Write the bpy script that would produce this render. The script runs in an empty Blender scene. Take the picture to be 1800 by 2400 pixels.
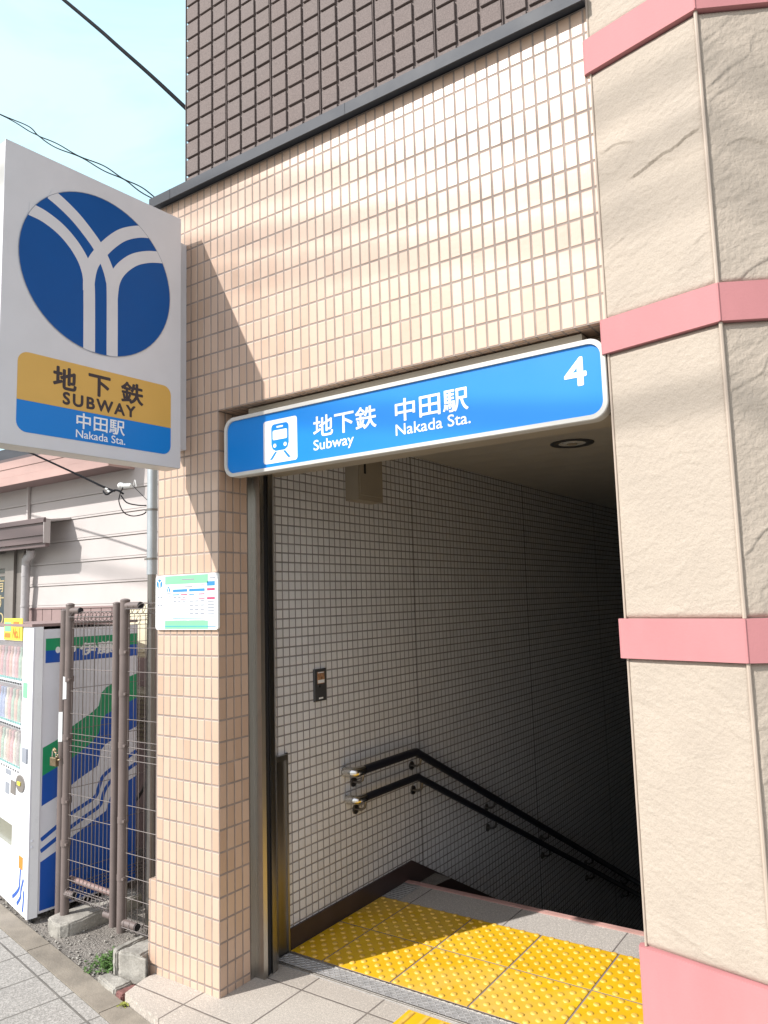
import bpy, bmesh, math, random
from mathutils import Vector, Matrix, noise
R = math.radians
random.seed(7)
S = bpy.context.scene
COL = S.collection

# ------------------------------------------------------------------ camera
def make_camera():
    yaw, pitch, roll = R(34.35117097), R(6.51151791), R(-1.61620499)
    f = Vector((-math.sin(yaw)*math.cos(pitch), math.cos(yaw)*math.cos(pitch), math.sin(pitch)))
    r = Vector((math.cos(yaw), math.sin(yaw), 0)); u = r.cross(f)
    c, s = math.cos(roll), math.sin(roll)
    r2 = c*r+s*u; u2 = -s*r+c*u
    m = Matrix((r2, u2, -f)).transposed().to_4x4()
    m.translation = Vector((2.72887568, -2.5603881, 1.78778846))
    cd = bpy.data.cameras.new('camera'); cd.sensor_fit = 'VERTICAL'; cd.sensor_height = 24
    cd.lens = 1767.49785/2400*24; cd.clip_start = 0.05; cd.clip_end = 2000
    o = bpy.data.objects.new('camera', cd); COL.objects.link(o); o.matrix_world = m
    S.camera = o
make_camera()

# ------------------------------------------------------------------ light
SUN_TO = Vector((-0.54, -1.0, 0.95)).normalized()
def make_light():
    ld = bpy.data.lights.new('sun', 'SUN'); ld.energy = 4.6; ld.angle = R(0.53); ld.color = (1.0, 0.965, 0.925)
    o = bpy.data.objects.new('sun', ld); COL.objects.link(o)
    o.rotation_euler = (-SUN_TO).to_track_quat('-Z', 'Y').to_euler(); o.location = SUN_TO*60
    w = bpy.data.worlds.new('World'); S.world = w; w.use_nodes = True
    nt = w.node_tree; N = nt.nodes; L = nt.links
    bg = N['Background']; bg.inputs['Strength'].default_value = 0.15
    sky = N.new('ShaderNodeTexSky'); sky.sky_type = 'NISHITA'; sky.sun_disc = False
    sky.sun_elevation = math.asin(SUN_TO.z); sky.sun_rotation = math.atan2(SUN_TO.x, SUN_TO.y) % (2*math.pi)
    sky.air_density = 1.3; sky.dust_density = 1.0; sky.ozone_density = 1.0
    tc = N.new('ShaderNodeTexCoord'); mp = N.new('ShaderNodeMapping'); mp.inputs['Scale'].default_value = (1.6, 2.6, 5.0)
    mp.inputs['Rotation'].default_value = (0, 0.35, 0.5)
    nz = N.new('ShaderNodeTexNoise'); nz.inputs['Scale'].default_value = 1.7; nz.inputs['Detail'].default_value = 7; nz.inputs['Roughness'].default_value = 0.55
    nz.inputs['Distortion'].default_value = 0.6
    rp = N.new('ShaderNodeMapRange'); rp.inputs['From Min'].default_value = 0.34; rp.inputs['From Max'].default_value = 0.62
    rp.inputs['To Min'].default_value = 0.50; rp.inputs['To Max'].default_value = 0.92
    mx = N.new('ShaderNodeMix'); mx.data_type = 'RGBA'; mx.inputs[7].default_value = (5.2, 6.3, 6.7, 1)
    L.new(tc.outputs['Generated'], mp.inputs[0]); L.new(mp.outputs[0], nz.inputs[0]); L.new(nz.outputs[0], rp.inputs[0])
    gm = N.new('ShaderNodeMix'); gm.data_type = 'RGBA'; gm.blend_type = 'MULTIPLY'; gm.inputs[0].default_value = 1; gm.inputs[7].default_value = (1.5, 1.62, 1.55, 1)
    L.new(sky.outputs[0], gm.inputs[6])
    sp = N.new('ShaderNodeSeparateXYZ'); L.new(tc.outputs['Generated'], sp.inputs[0])
    sd = N.new('ShaderNodeMapRange'); sd.inputs['From Min'].default_value = 0.45; sd.inputs['From Max'].default_value = -0.35; L.new(sp.outputs[1], sd.inputs[0])
    cw = N.new('ShaderNodeMix'); cw.data_type = 'RGBA'; cw.inputs[6].default_value = (4.4, 6.3, 6.8, 1); cw.inputs[7].default_value = (6.3, 6.1, 6.4, 1)   # thin cloud: cool to the north; unseen sun side whitened to neutralise ambient light
    L.new(sd.outputs[0], cw.inputs[0]); L.new(cw.outputs[2], mx.inputs[7])
    L.new(rp.outputs[0], mx.inputs[0]); L.new(gm.outputs[2], mx.inputs[6]); L.new(mx.outputs[2], bg.inputs[0])
make_light()
S.view_settings.view_transform = 'Standard'; S.view_settings.look = 'None'
S.view_settings.gamma = 1; S.view_settings.use_curve_mapping = False
S.view_settings.exposure = 0.40

# ------------------------------------------------------------------ materials
class NT:
    def __init__(s, name):
        s.m = bpy.data.materials.new(name); s.m.use_nodes = True
        s.t = s.m.node_tree; s.n = s.t.nodes; s.l = s.t.links
        s.b = s.n['Principled BSDF']
    def add(s, typ, **kw):
        n = s.n.new(typ)
        for k, v in kw.items(): setattr(n, k, v)
        return n
    def put(s, sock, v):
        if isinstance(v, bpy.types.NodeSocket): s.l.new(v, sock)
        else: sock.default_value = v
    def math(s, op, a, b=0.0, clamp=False):
        n = s.add('ShaderNodeMath', operation=op, use_clamp=clamp); s.put(n.inputs[0], a); s.put(n.inputs[1], b); return n.outputs[0]
    def mix(s, fac, a, b, blend='MIX'):
        n = s.add('ShaderNodeMix', data_type='RGBA', blend_type=blend); s.put(n.inputs[0], fac); s.put(n.inputs[6], a); s.put(n.inputs[7], b); return n.outputs[2]
    def rng(s, v, a, b, c, d):
        n = s.add('ShaderNodeMapRange'); s.put(n.inputs[0], v)
        for i, q in enumerate((a, b, c, d)): n.inputs[i+1].default_value = q
        return n.outputs[0]
    def noise(s, vec, scale, detail=4, rough=0.55, dist=0.0):
        n = s.add('ShaderNodeTexNoise'); s.put(n.inputs['Vector'], vec); n.inputs['Scale'].default_value = scale
        n.inputs['Detail'].default_value = detail; n.inputs['Roughness'].default_value = rough; n.inputs['Distortion'].default_value = dist
        return n.outputs['Fac']
    def obj(s): return s.add('ShaderNodeTexCoord').outputs['Object']
    def uv(s): return s.add('ShaderNodeUVMap').outputs[0]
    def scale(s, v, sc):
        n = s.add('ShaderNodeMapping'); s.put(n.inputs[0], v); n.inputs['Scale'].default_value = sc; return n.outputs[0]
    def bump(s, h, strength=0.5, dist=0.01, prev=None):
        n = s.add('ShaderNodeBump'); s.put(n.inputs['Height'], h); n.inputs['Strength'].default_value = strength; n.inputs['Distance'].default_value = dist
        if prev is not None: s.l.new(prev, n.inputs['Normal'])
        return n.outputs[0]

def c4(c): return (c[0], c[1], c[2], 1)
_M = {}
def mat(name, col, rough=0.5, metal=0.0, var=0.12, vs=6.0, bump=0.0, bs=60.0, spec=0.5, bd=0.004, fine=0.0, st=None):
    if name in _M: return _M[name]
    k = NT(name); v = k.obj()
    f = k.noise(k.scale(v, st) if st else v, vs, 5)
    c = k.mix(k.rng(f, 0.3, 0.7, 0, 1), c4([q*(1-var) for q in col]), c4([min(1, q*(1+var*0.6)) for q in col]))
    if fine:
        g = k.noise(v, bs*2.2, 3)
        c = k.mix(k.rng(g, 0.36, 0.64, fine, 0), c, c4([q*0.35 for q in col]))
    k.put(k.b.inputs['Base Color'], c)
    k.put(k.b.inputs['Roughness'], k.rng(f, 0.3, 0.7, max(0.02, rough-0.06), min(1, rough+0.06)))
    k.b.inputs['Metallic'].default_value = metal; k.b.inputs['Specular IOR Level'].default_value = spec
    if bump: k.put(k.b.inputs['Normal'], k.bump(k.noise(v, bs, 6), bump, bd))
    _M[name] = k.m
    return k.m

def tile_mat(name, pu, pv, ou, ov, gap, cols, mortar, rough, rmort=0.85, rib=0.0, tilt=0.15, speck=0.0, bevel=0.003, dirt=0.10, gapv=None, spec=0.5):
    k = NT(name); sx = k.add('ShaderNodeSeparateXYZ'); k.put(sx.inputs[0], k.uv())
    def cell(u, p, o, gp):
        a = k.math('DIVIDE', k.math('SUBTRACT', u, o), p)
        fl = k.math('FLOOR', a); fr = k.math('SUBTRACT', a, fl)
        d = k.math('MULTIPLY', k.math('MINIMUM', fr, k.math('SUBTRACT', 1.0, fr)), p)
        return fl, fr, k.rng(d, gp*0.5-0.0006, gp*0.5+bevel, 0, 1), d
    fu, ru, mu, du = cell(sx.outputs[0], pu, ou, gap); fv, rv, mv, dv = cell(sx.outputs[1], pv, ov, gapv or gap)
    m = k.math('MULTIPLY', mu, mv)
    cx = k.add('ShaderNodeCombineXYZ'); k.put(cx.inputs[0], fu); k.put(cx.inputs[1], fv)
    wn = k.add('ShaderNodeTexWhiteNoise', noise_dimensions='2D'); k.put(wn.inputs[0], cx.outputs[0])
    ra = k.add('ShaderNodeValToRGB'); k.put(ra.inputs[0], wn.outputs['Value'])
    el = ra.color_ramp.elements
    while len(el) < len(cols): el.new(0.5)
    for i, c in enumerate(cols): el[i].position = i/(len(cols)-1); el[i].color = c4(c)
    base = ra.outputs[0]; ob = k.obj()
    big = k.noise(ob, 1.7, 6, 0.6); base = k.mix(k.rng(big, 0.35, 0.7, 0, dirt), base, c4([q*0.55 for q in cols[0]]))
    if speck:
        sp = k.noise(ob, 190, 3, 0.7); base = k.mix(k.rng(sp, 0.38, 0.62, speck, 0), base, c4([q*0.35 for q in cols[0]]))
        sp2 = k.noise(ob, 75, 3, 0.7); base = k.mix(k.rng(sp2, 0.52, 0.68, 0, speck), base, c4([min(1, q*1.25) for q in cols[0]]))
    hard = k.rng(m, 0.25, 0.75, 0, 1)
    mc = k.mix(k.rng(k.noise(ob, 9, 5), 0.3, 0.7, 0, 1), c4([q*0.75 for q in mortar]), c4([q*1.15 for q in mortar]))
    k.put(k.b.inputs['Base Color'], k.mix(hard, mc, base))
    rr = k.math('ADD', rough, k.rng(k.noise(ob, 14, 4), 0.3, 0.7, -0.04, 0.05))
    rl = k.math('ADD', k.math('MULTIPLY', hard, k.math('SUBTRACT', rr, rmort)), rmort)
    k.put(k.b.inputs['Roughness'], rl); k.b.inputs['Specular IOR Level'].default_value = spec
    h = m
    if tilt:
        sc = k.add('ShaderNodeSeparateColor'); k.put(sc.inputs[0], wn.outputs['Color'])
        t1 = k.math('MULTIPLY', k.math('SUBTRACT', sc.outputs[0], 0.5), ru); t2 = k.math('MULTIPLY', k.math('SUBTRACT', sc.outputs[1], 0.5), rv)
        h = k.math('ADD', h, k.math('MULTIPLY', k.math('ADD', t1, t2), tilt))
    if rib:
        ri = k.math('SINE', k.math('MULTIPLY', sx.outputs[0], 2*math.pi/0.0083)); h = k.math('ADD', h, k.math('MULTIPLY', ri, rib))
    h = k.math('ADD', h, k.math('MULTIPLY', k.noise(ob, 55, 3), 0.12))
    k.put(k.b.inputs['Normal'], k.bump(h, 0.7, 0.003))
    _M[name] = k.m
    return k.m

M_face = tile_mat('beige_facade_tile', 0.0495, 0.1, 0, 0.033, 0.0052, [(.475, .323, .232), (.525, .367, .27), (.56, .397, .297), (.50, .347, .252)], (.29, .232, .20), 0.37, tilt=0.08, rib=0.012, gapv=0.0062, spec=0.65)
M_mosaic = tile_mat('grey_mosaic_tile', 0.0517, 0.0509, 0.561, 0.114, 0.0055, [(.70, .695, .71), (.75, .745, .76), (.79, .785, .80), (.72, .715, .73)], (.29, .275, .275), 0.34, tilt=0.3, speck=0.10, spec=0.5)
M_stone = tile_mat('beige_floor_stone', 0.375, 0.375, -0.105, -0.12, 0.006, [(.49, .44, .385), (.545, .49, .43), (.58, .525, .46)], (.17, .145, .125), 0.55, tilt=0.02, speck=0.65, dirt=0.4)
M_paver = tile_mat('grey_sidewalk_paver', 0.30, 0.30, 0.02, 0.11, 0.008, [(.36, .34, .315), (.40, .38, .35), (.43, .41, .375)], (.15, .14, .125), 0.85, tilt=0.05, speck=0.8, dirt=0.3)
M_granite = tile_mat('grey_floor_granite', 0.60, 0.60, 0.165, 1.34, 0.005, [(.54, .50, .46), (.61, .565, .52)], (.17, .15, .14), 0.55, tilt=0.0, speck=0.8, dirt=0.2)
M_brown = mat('brown_block_siding', (.188, .150, .138), 0.85, var=0.10, vs=3, bump=0.6, bs=120, fine=0.5, bd=0.003)
M_ledge = mat('dark_grey_metal', (.060, .064, .074), 0.62, 0.0, var=0.15, spec=0.3)
M_skirt = mat('dark_brown_skirting', (.055, .036, .034), 0.35, var=0.25)
M_ceil = mat('ceiling_board', (.46, .43, .38), 0.8, var=0.08)
M_conc = mat('weathered_concrete', (.36, .34, .30), 0.9, var=0.35, vs=9, bump=0.8, bs=70, fine=0.35)
M_curb = mat('stained_kerb_concrete', (.27, .235, .19), 0.9, var=0.35, vs=5, bump=0.6, bs=90, fine=0.3)
M_gravel = mat('gravelly_ground', (.33, .30, .265), 0.95, var=0.3, vs=12, bump=1.0, bs=85, fine=0.85, bd=0.02)
M_under = mat('old_concrete_ground', (.22, .205, .18), 0.95, var=0.4, vs=4, bump=0.7, bs=60, fine=0.4)
M_steel = mat('brushed_stainless', (.45, .43, .40), 0.30, 1.0, var=0.12, vs=30, st=(1, 1, .02))
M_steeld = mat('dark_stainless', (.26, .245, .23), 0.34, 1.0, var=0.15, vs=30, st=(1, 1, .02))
M_slot = mat('black_slot', (.012, .012, .015), 0.8)
M_rubber = mat('black_handrail_cover', (.014, .015, .022), 0.38)
M_chrome = mat('polished_steel', (.66, .65, .62), 0.16, 1.0)
M_white = mat('white_sign_panel', (.63, .63, .655), 0.42, var=0.04)
M_frame = mat('off_white_sign_frame', (.54, .525, .49), 0.4, var=0.05)
M_blue = mat('bright_blue_sign_film', (.004, .20, .62), 0.36, var=0.03, vs=2, spec=0.35)
M_navy = mat('deep_blue_sign_film', (.001, .075, .29), 0.5, var=0.05, spec=0.25)
M_yel = mat('ochre_sign_film', (.64, .385, .09), 0.4, var=0.04)
M_ink = mat('dark_brown_lettering', (.035, .025, .03), 0.5)
M_wtext = mat('white_lettering', (.82, .83, .84), 0.4, var=0.02)
M_cream = mat('cream_stone_stucco', (.42, .357, .292), 0.8, var=0.10, vs=4, bump=0.6, bs=130, bd=0.004, fine=0.16)
M_bead = mat('cream_corner_bead', (.42, .345, .28), 0.55, var=0.08)
M_pink = mat('pink_trim_paint', (.46, .195, .20), 0.72, spec=0.3, var=0.09, vs=5, bump=0.12, bs=120, st=(1, 1, .35))
def yellow_tactile():
    k = NT('yellow_tactile_tile'); v = k.obj()
    f = k.noise(v, 3.2, 5); g = k.noise(v, 60, 4)
    c = k.mix(k.rng(f, 0.3, 0.7, 0, 1), (.63, .355, .004, 1), (.73, .45, .008, 1))
    c = k.mix(k.rng(g, 0.58, 0.78, 0, 0.2), c, (.66, .45, .12, 1))
    c = k.mix(k.rng(k.noise(v, 0.9, 6, 0.7), 0.50, 0.72, 0, 0.6), c, (.60, .44, .19, 1))
    c = k.mix(k.rng(k.noise(v, 26, 6, 0.75), 0.60, 0.80, 0, 0.45), c, (.30, .20, .06, 1))
    k.put(k.b.inputs['Base Color'], c); k.b.inputs['Roughness'].default_value = 0.55
    k.put(k.b.inputs['Normal'], k.bump(k.noise(v, 150, 4), 0.25, 0.003))
    return k.m
M_tact = yellow_tactile()
M_dot = mat('worn_tactile_dot', (.70, .43, .08), 0.5, var=0.2, vs=40)
M_joint = mat('grey_tile_joint', (.25, .20, .185), 0.9)
M_step = mat('dark_stair_granite', (.13, .125, .12), 0.75, var=0.2, vs=10, fine=0.3)  # granite darkened so hidden steps and unseen walls bounce less light
M_nose = mat('reddish_step_nosing', (.42, .25, .22), 0.6, var=0.2)
M_plate = mat('checker_plate_steel', (.44, .43, .42), 0.55, 0.45, var=0.2, vs=30)
M_post = mat('brown_fence_paint', (.15, .118, .108), 0.42, var=0.15, vs=8)
M_mesh = mat('brown_wire_mesh', (.17, .145, .135), 0.40, 0.2, var=0.2)
M_galv = mat('galvanised_steel', (.42, .45, .47), 0.45, 0.7, var=0.12)
M_cable = mat('black_cable_sheath', (.006, .006, .008), 0.8, spec=0.1)
M_porc = mat('white_porcelain', (.72, .72, .70), 0.25)
M_side = mat('pale_house_siding', (.47, .43, .413), 0.7, var=0.07, vs=2, bump=0.15, bs=200)
M_dado = mat('pinkish_brown_siding', (.27, .19, .18), 0.75, var=0.1)
M_fasc = mat('pink_brown_eave_metal', (.44, .285, .25), 0.5, var=0.08)
M_soff = mat('dark_soffit_board', (.20, .14, .135), 0.8)
M_awn = mat('dark_brown_awning', (.125, .088, .086), 0.45, var=0.1)
M_pipe = mat('pale_grey_pipe', (.40, .38, .38), 0.45)
M_glass = mat('dark_window_glass', (.022, .045, .06), 0.08)
M_gold = mat('faded_gold_lettering', (.42, .34, .18), 0.5)
M_alum = mat('bronze_window_frame', (.26, .235, .215), 0.45, 0.5)
M_vwhite = mat('white_machine_enamel', (.80, .81, .83), 0.3, var=0.02)
M_vgrey = mat('machine_side_enamel', (.72, .73, .78), 0.35, var=0.03)
M_vgreen = mat('green_machine_film', (.012, .30, .125), 0.35, var=0.05)
M_vblue = mat('royal_blue_machine_film', (.008, .085, .42), 0.35, var=0.05)
M_bboard = mat('white_notice_board', (.80, .82, .82), 0.35, var=0.02)
M_bgreen = mat('light_green_notice_band', (.20, .68, .30), 0.4, var=0.04)
M_bgrey = mat('grey_notice_print', (.27, .29, .33), 0.5)
M_bblue = mat('blue_notice_print', (.03, .22, .50), 0.5)
M_bred = mat('red_notice_print', (.66, .06, .14), 0.5)
M_box = mat('beige_metal_box', (.33, .285, .22), 0.5, var=0.05)
M_cbox = mat('cream_meter_box', (.66, .60, .44), 0.5, var=0.06)
M_olive = mat('olive_beige_unit', (.36, .335, .25), 0.6, var=0.08)
M_dark = mat('charcoal_plastic', (.06, .06, .062), 0.4)
M_leaf = mat('green_weed_leaf', (.085, .17, .038), 0.6, var=0.4, vs=25)
M_leaf2 = mat('yellow_green_weed_leaf', (.30, .32, .06), 0.6, var=0.3, vs=25)
M_rust = mat('rusty_brass', (.26, .20, .12), 0.45, 0.8, var=0.3, vs=40)
M_redp = mat('dark_red_paving', (.20, .085, .075), 0.85, var=0.3, vs=20, bump=0.5, fine=0.4)
M_popy = mat('yellow_promo_card', (.80, .66, .06), 0.5, var=0.15, vs=20)
M_popo = mat('orange_promo_print', (.78, .20, .02), 0.5)
M_slab = mat('plain_wall_render', (.42, .39, .35), 0.85, var=0.1)

# ------------------------------------------------------------------ mesh helpers
class Fr:
    """plane frame: point = o + a*s + b*t + c*n"""
    def __init__(s, o, sd, td, nd): s.o, s.s, s.t, s.n = Vector(o), Vector(sd).normalized(), Vector(td).normalized(), Vector(nd).normalized()
    def __call__(s, a, b, c=0.0): return s.o+s.s*a+s.t*b+s.n*c
F_wall = lambda y=0.0: Fr((0, y, 0), (1, 0, 0), (0, 0, 1), (0, -1, 0))
F_in = Fr((-0.049, 0, 0), (0, 1, 0), (0, 0, 1), (1, 0, 0))

class B:
    def __init__(s): s.bm = bmesh.new()
    def quad(s, *pts): return s.bm.faces.new([s.bm.verts.new(p) for p in pts])
    def hexa(s, p):
        v = [s.bm.verts.new(q) for q in p]
        for f in ((0, 3, 2, 1), (4, 5, 6, 7), (0, 1, 5, 4), (1, 2, 6, 5), (2, 3, 7, 6), (3, 0, 4, 7)): s.bm.faces.new([v[i] for i in f])
        return s
    def box(s, x0, x1, y0, y1, z0, z1):
        return s.hexa([(x0, y0, z0), (x1, y0, z0), (x1, y1, z0), (x0, y1, z0), (x0, y0, z1), (x1, y0, z1), (x1, y1, z1), (x0, y1, z1)])
    def fbox(s, F, a0, a1, b0, b1, c0, c1, ch=0.0):
        if ch:
            b = [F(a0, b0, c0), F(a1, b0, c0), F(a1, b1, c0), F(a0, b1, c0)]
            m = [F(a0, b0, c1-ch), F(a1, b0, c1-ch), F(a1, b1, c1-ch), F(a0, b1, c1-ch)]
            t = [F(a0+ch, b0+ch, c1), F(a1-ch, b0+ch, c1), F(a1-ch, b1-ch, c1), F(a0+ch, b1-ch, c1)]
            V = [[s.bm.verts.new(q) for q in L] for L in (b, m, t)]
            for k in range(2):
                for i in range(4): s.bm.faces.new((V[k][i], V[k][(i+1) % 4], V[k+1][(i+1) % 4], V[k+1][i]))
            s.bm.faces.new(V[2]); s.bm.faces.new(V[0][::-1]); return s
        return s.hexa([F(a0, b0, c0), F(a1, b0, c0), F(a1, b1, c0), F(a0, b1, c0), F(a0, b0, c1), F(a1, b0, c1), F(a1, b1, c1), F(a0, b1, c1)])
    def prism(s, F, poly, c0, c1):
        lo = [s.bm.verts.new(F(a, b, c0)) for a, b in poly]; hi = [s.bm.verts.new(F(a, b, c1)) for a, b in poly]
        n = len(poly); s.bm.faces.new(hi); s.bm.faces.new(lo[::-1])
        for i in range(n): s.bm.faces.new((lo[i], lo[(i+1) % n], hi[(i+1) % n], hi[i]))
        return s
    def ribbon(s, F, pts, w, c0, c1):
        P = [Vector(p) for p in pts]; Lf = []; Rt = []
        for i, p in enumerate(P):
            d = (P[min(i+1, len(P)-1)]-P[max(i-1, 0)]).normalized(); nn = Vector((-d.y, d.x))*w*0.5
            Lf.append(p+nn); Rt.append(p-nn)
        for i in range(len(P)-1): s.prism(F, [tuple(Lf[i]), tuple(Lf[i+1]), tuple(Rt[i+1]), tuple(Rt[i])][::-1], c0, c1)
        return s
    def tube(s, pts, r, seg=10, cap=True, closed=False):
        P = [Vector(p) for p in pts]; rings = []; n = len(P)
        up = None
        for i, p in enumerate(P):
            d = (P[(i+1) % n]-P[i-1] if closed else P[min(i+1, n-1)]-P[max(i-1, 0)])
            if d.length < 1e-9: d = Vector((0, 0, 1))
            d.normalize()
            if up is None:
                up = Vector((0, 0, 1)) if abs(d.z) < 0.9 else Vector((1, 0, 0))
            e1 = d.cross(up)
            if e1.length < 1e-4: e1 = d.orthogonal()
            e1.normalize(); e2 = e1.cross(d).normalized(); up = e2
            rr = r[i] if isinstance(r, (list, tuple)) else r
            rings.append([s.bm.verts.new(p+(e1*math.cos(2*math.pi*k/seg)+e2*math.sin(2*math.pi*k/seg))*rr) for k in range(seg)])
        for i in range(n if closed else n-1):
            a, b = rings[i], rings[(i+1) % n]
            for k in range(seg): s.bm.faces.new((a[k], a[(k+1) % seg], b[(k+1) % seg], b[k]))
        if cap and not closed: s.bm.faces.new(rings[0][::-1]); s.bm.faces.new(rings[-1])
        return s
    def ball(s, c, rx, ry=None, rz=None, u=14, v=9):
        ry = ry or rx; rz = rz or rx
        bmesh.ops.create_uvsphere(s.bm, u_segments=u, v_segments=v, radius=1, matrix=Matrix.Translation(c) @ Matrix.Diagonal((rx, ry, rz, 1))); return s
    def done(s, name, m, parent=None, smooth=False, uv=None, off=None):
        bmesh.ops.recalc_face_normals(s.bm, faces=s.bm.faces[:])
        L = s.bm.loops.layers.uv.new('UVMap')
        for f in s.bm.faces:
            n = f.normal
            for l in f.loops:
                p = l.vert.co
                if uv: l[L].uv = uv(p, n)
                elif abs(n.z) >= abs(n.x) and abs(n.z) >= abs(n.y): l[L].uv = (p.x, p.y)
                elif abs(n.y) >= abs(n.x): l[L].uv = (p.x, p.z)
                else: l[L].uv = (p.y, p.z)
        o3 = Vector((0, 0, 0))
        if parent is not None: o3 = OFF[parent.name]
        elif off is not None: o3 = Vector(off)
        for v in s.bm.verts: v.co -= o3
        me = bpy.data.meshes.new(name); s.bm.to_mesh(me); s.bm.free()
        if smooth:
            for p in me.polygons: p.use_smooth = True
            try: me.set_sharp_from_angle(angle=R(40))
            except Exception: pass
        me.materials.append(m)
        o = bpy.data.objects.new(name, me); COL.objects.link(o)
        if parent is not None: o.parent = parent
        else: o.location = o3
        OFF[o.name] = o3
        return o
OFF = {}
def thing(name, label, cat, loc, group=None):
    o = bpy.data.objects.new(name, None); COL.objects.link(o); o.location = loc; o.empty_display_size = 0.1
    OFF[o.name] = Vector(loc); tag(o, label, cat, group); return o
def tag(o, label, cat, group=None):
    o['label'] = label; o['category'] = cat
    if group: o['group'] = group
    return o
def struct(o, kind='structure'): o['kind'] = kind; return o
def rrect(a0, a1, b0, b1, r, n=6, corners=(1, 1, 1, 1)):
    out = []
    for (cx, cy, st, on) in ((a1-r, b0+r, -90, corners[1]), (a1-r, b1-r, 0, corners[2]), (a0+r, b1-r, 90, corners[3]), (a0+r, b0+r, 180, corners[0])):
        if on:
            for i in range(n+1): t = R(st+90*i/n); out.append((cx+r*math.cos(t), cy+r*math.sin(t)))
        else:
            t = R(st+45); out.append((cx+r*(1 if math.cos(t) > 0 else -1), cy+r*(1 if math.sin(t) > 0 else -1)))
    return out
def ell(a, b, ra, rb=None, n=48): return [(a+ra*math.cos(2*math.pi*i/n), b+(rb or ra)*math.sin(2*math.pi*i/n)) for i in range(n)]
def text(s, F, a0, a1, b0, b1, name, m, parent, c=0.001, bold=0.0, spacing=1.0, depth=0.0006):
    bw = {.012: .018, .008: .012, .03: .032, .025: .035, .022: .03, .02: .05, .01: .014, .004: .008}.get(bold, 0)
    cu = bpy.data.curves.new('lettering_curve', 'FONT'); cu.body = s; cu.size = 1; cu.offset = 0; cu.space_character = spacing; cu.resolution_u = 4
    t = bpy.data.objects.new('lettering_curve', cu); COL.objects.link(t); bpy.context.view_layer.update()
    me = bpy.data.meshes.new_from_object(t.evaluated_get(bpy.context.evaluated_depsgraph_get()))
    bpy.data.objects.remove(t); bpy.data.curves.remove(cu)
    b = B(); b.bm.from_mesh(me)
    xs = [v.co.x for v in b.bm.verts]; ys = [v.co.y for v in b.bm.verts]
    x0, x1, y0, y1 = min(xs), max(xs), min(ys), max(ys)
    sx = (a1-a0)/(x1-x0); sy = (b1-b0)/(y1-y0)
    hgt = (b1-b0); w = bw*hgt
    for v in b.bm.verts: v.co = F(a0+(v.co.x-x0)*sx, b0+(v.co.y-y0)*sy, c)
    if bw:
        for q, (dx, dy) in enumerate(((w, 0), (-w, 0), (0, w), (0, -w), (.7*w, .7*w), (-.7*w, .7*w), (.7*w, -.7*w), (-.7*w, -.7*w))):
            t2 = bmesh.new(); t2.from_mesh(me)
            for v in t2.verts: v.co = F(a0+(v.co.x-x0)*sx+dx, b0+(v.co.y-y0)*sy+dy, c+.00006*(q+1))
            m2 = bpy.data.meshes.new('tmp'); t2.to_mesh(m2); t2.free(); b.bm.from_mesh(m2); bpy.data.meshes.remove(m2)
    bpy.data.meshes.remove(me)
    ex = bmesh.ops.extrude_face_region(b.bm, geom=b.bm.faces[:])
    for e in ex['geom']:
        if isinstance(e, bmesh.types.BMVert): e.co += F.n*depth
    return b.done(name, m, parent)

# ================================================================== GROUND
U = Vector((math.cos(R(11.3)), -math.sin(R(11.3)), 0)); V = Vector((math.sin(R(11.3)), math.cos(R(11.3)), 0))
Q = Vector((-0.42, -0.195, 0))
def st(u, v, z=0.0): p = Q+U*u+V*v; return Vector((p.x, p.y, z))
def suv(p, n): d = p-Q; return (d.dot(U), d.dot(V))
b = B()   # one sheet with an opening where the stairwell goes down
gx = (-400, -.2, 2.45, 400); gy = (-400, 1.2, 10.1, 400); gv = {(i, j): b.bm.verts.new((gx[i], gy[j], -.10)) for i in range(4) for j in range(4)}
for i in range(3):
    for j in range(3):
        if (i, j) != (1, 1): b.bm.faces.new((gv[i, j], gv[i+1, j], gv[i+1, j+1], gv[i, j+1]))
struct(b.done('ground', M_under))
b = B(); b.quad(st(-60, -4.2, -.045), st(60, -4.2, -.045), st(60, -.125, -.045), st(-60, -.125, -.045)); struct(b.done('sidewalk', M_paver, uv=suv))
M_asph = mat('asphalt', (.055, .055, .056), 0.9, var=0.2, bump=0.6, bs=150, fine=0.3)
b = B(); b.hexa([st(-60, -4.4, -.2), st(60, -4.4, -.2), st(60, -4.204, -.2), st(-60, -4.204, -.2), st(-60, -4.4, -.044), st(60, -4.4, -.044), st(60, -4.204, -.044), st(-60, -4.204, -.044)]); struct(b.done('kerb', M_conc))
b = B(); b.quad(st(-60, -11, -.071), st(60, -11, -.071), st(60, -4.404, -.071), st(-60, -4.404, -.071)); struct(b.done('road', M_asph))
b = B()
for i in range(14):
    u0 = -9+i*0.9
    b.hexa([st(u0+.003, -.124, -.09), st(u0+.897, -.124, -.09), st(u0+.897, -.004, -.09), st(u0+.003, -.004, -.09),
            st(u0+.003, -.122, -.040), st(u0+.897, -.122, -.040), st(u0+.897, -.004, -.040), st(u0+.003, -.004, -.040)])
struct(b.done('kerb_strip', M_curb))
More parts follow.
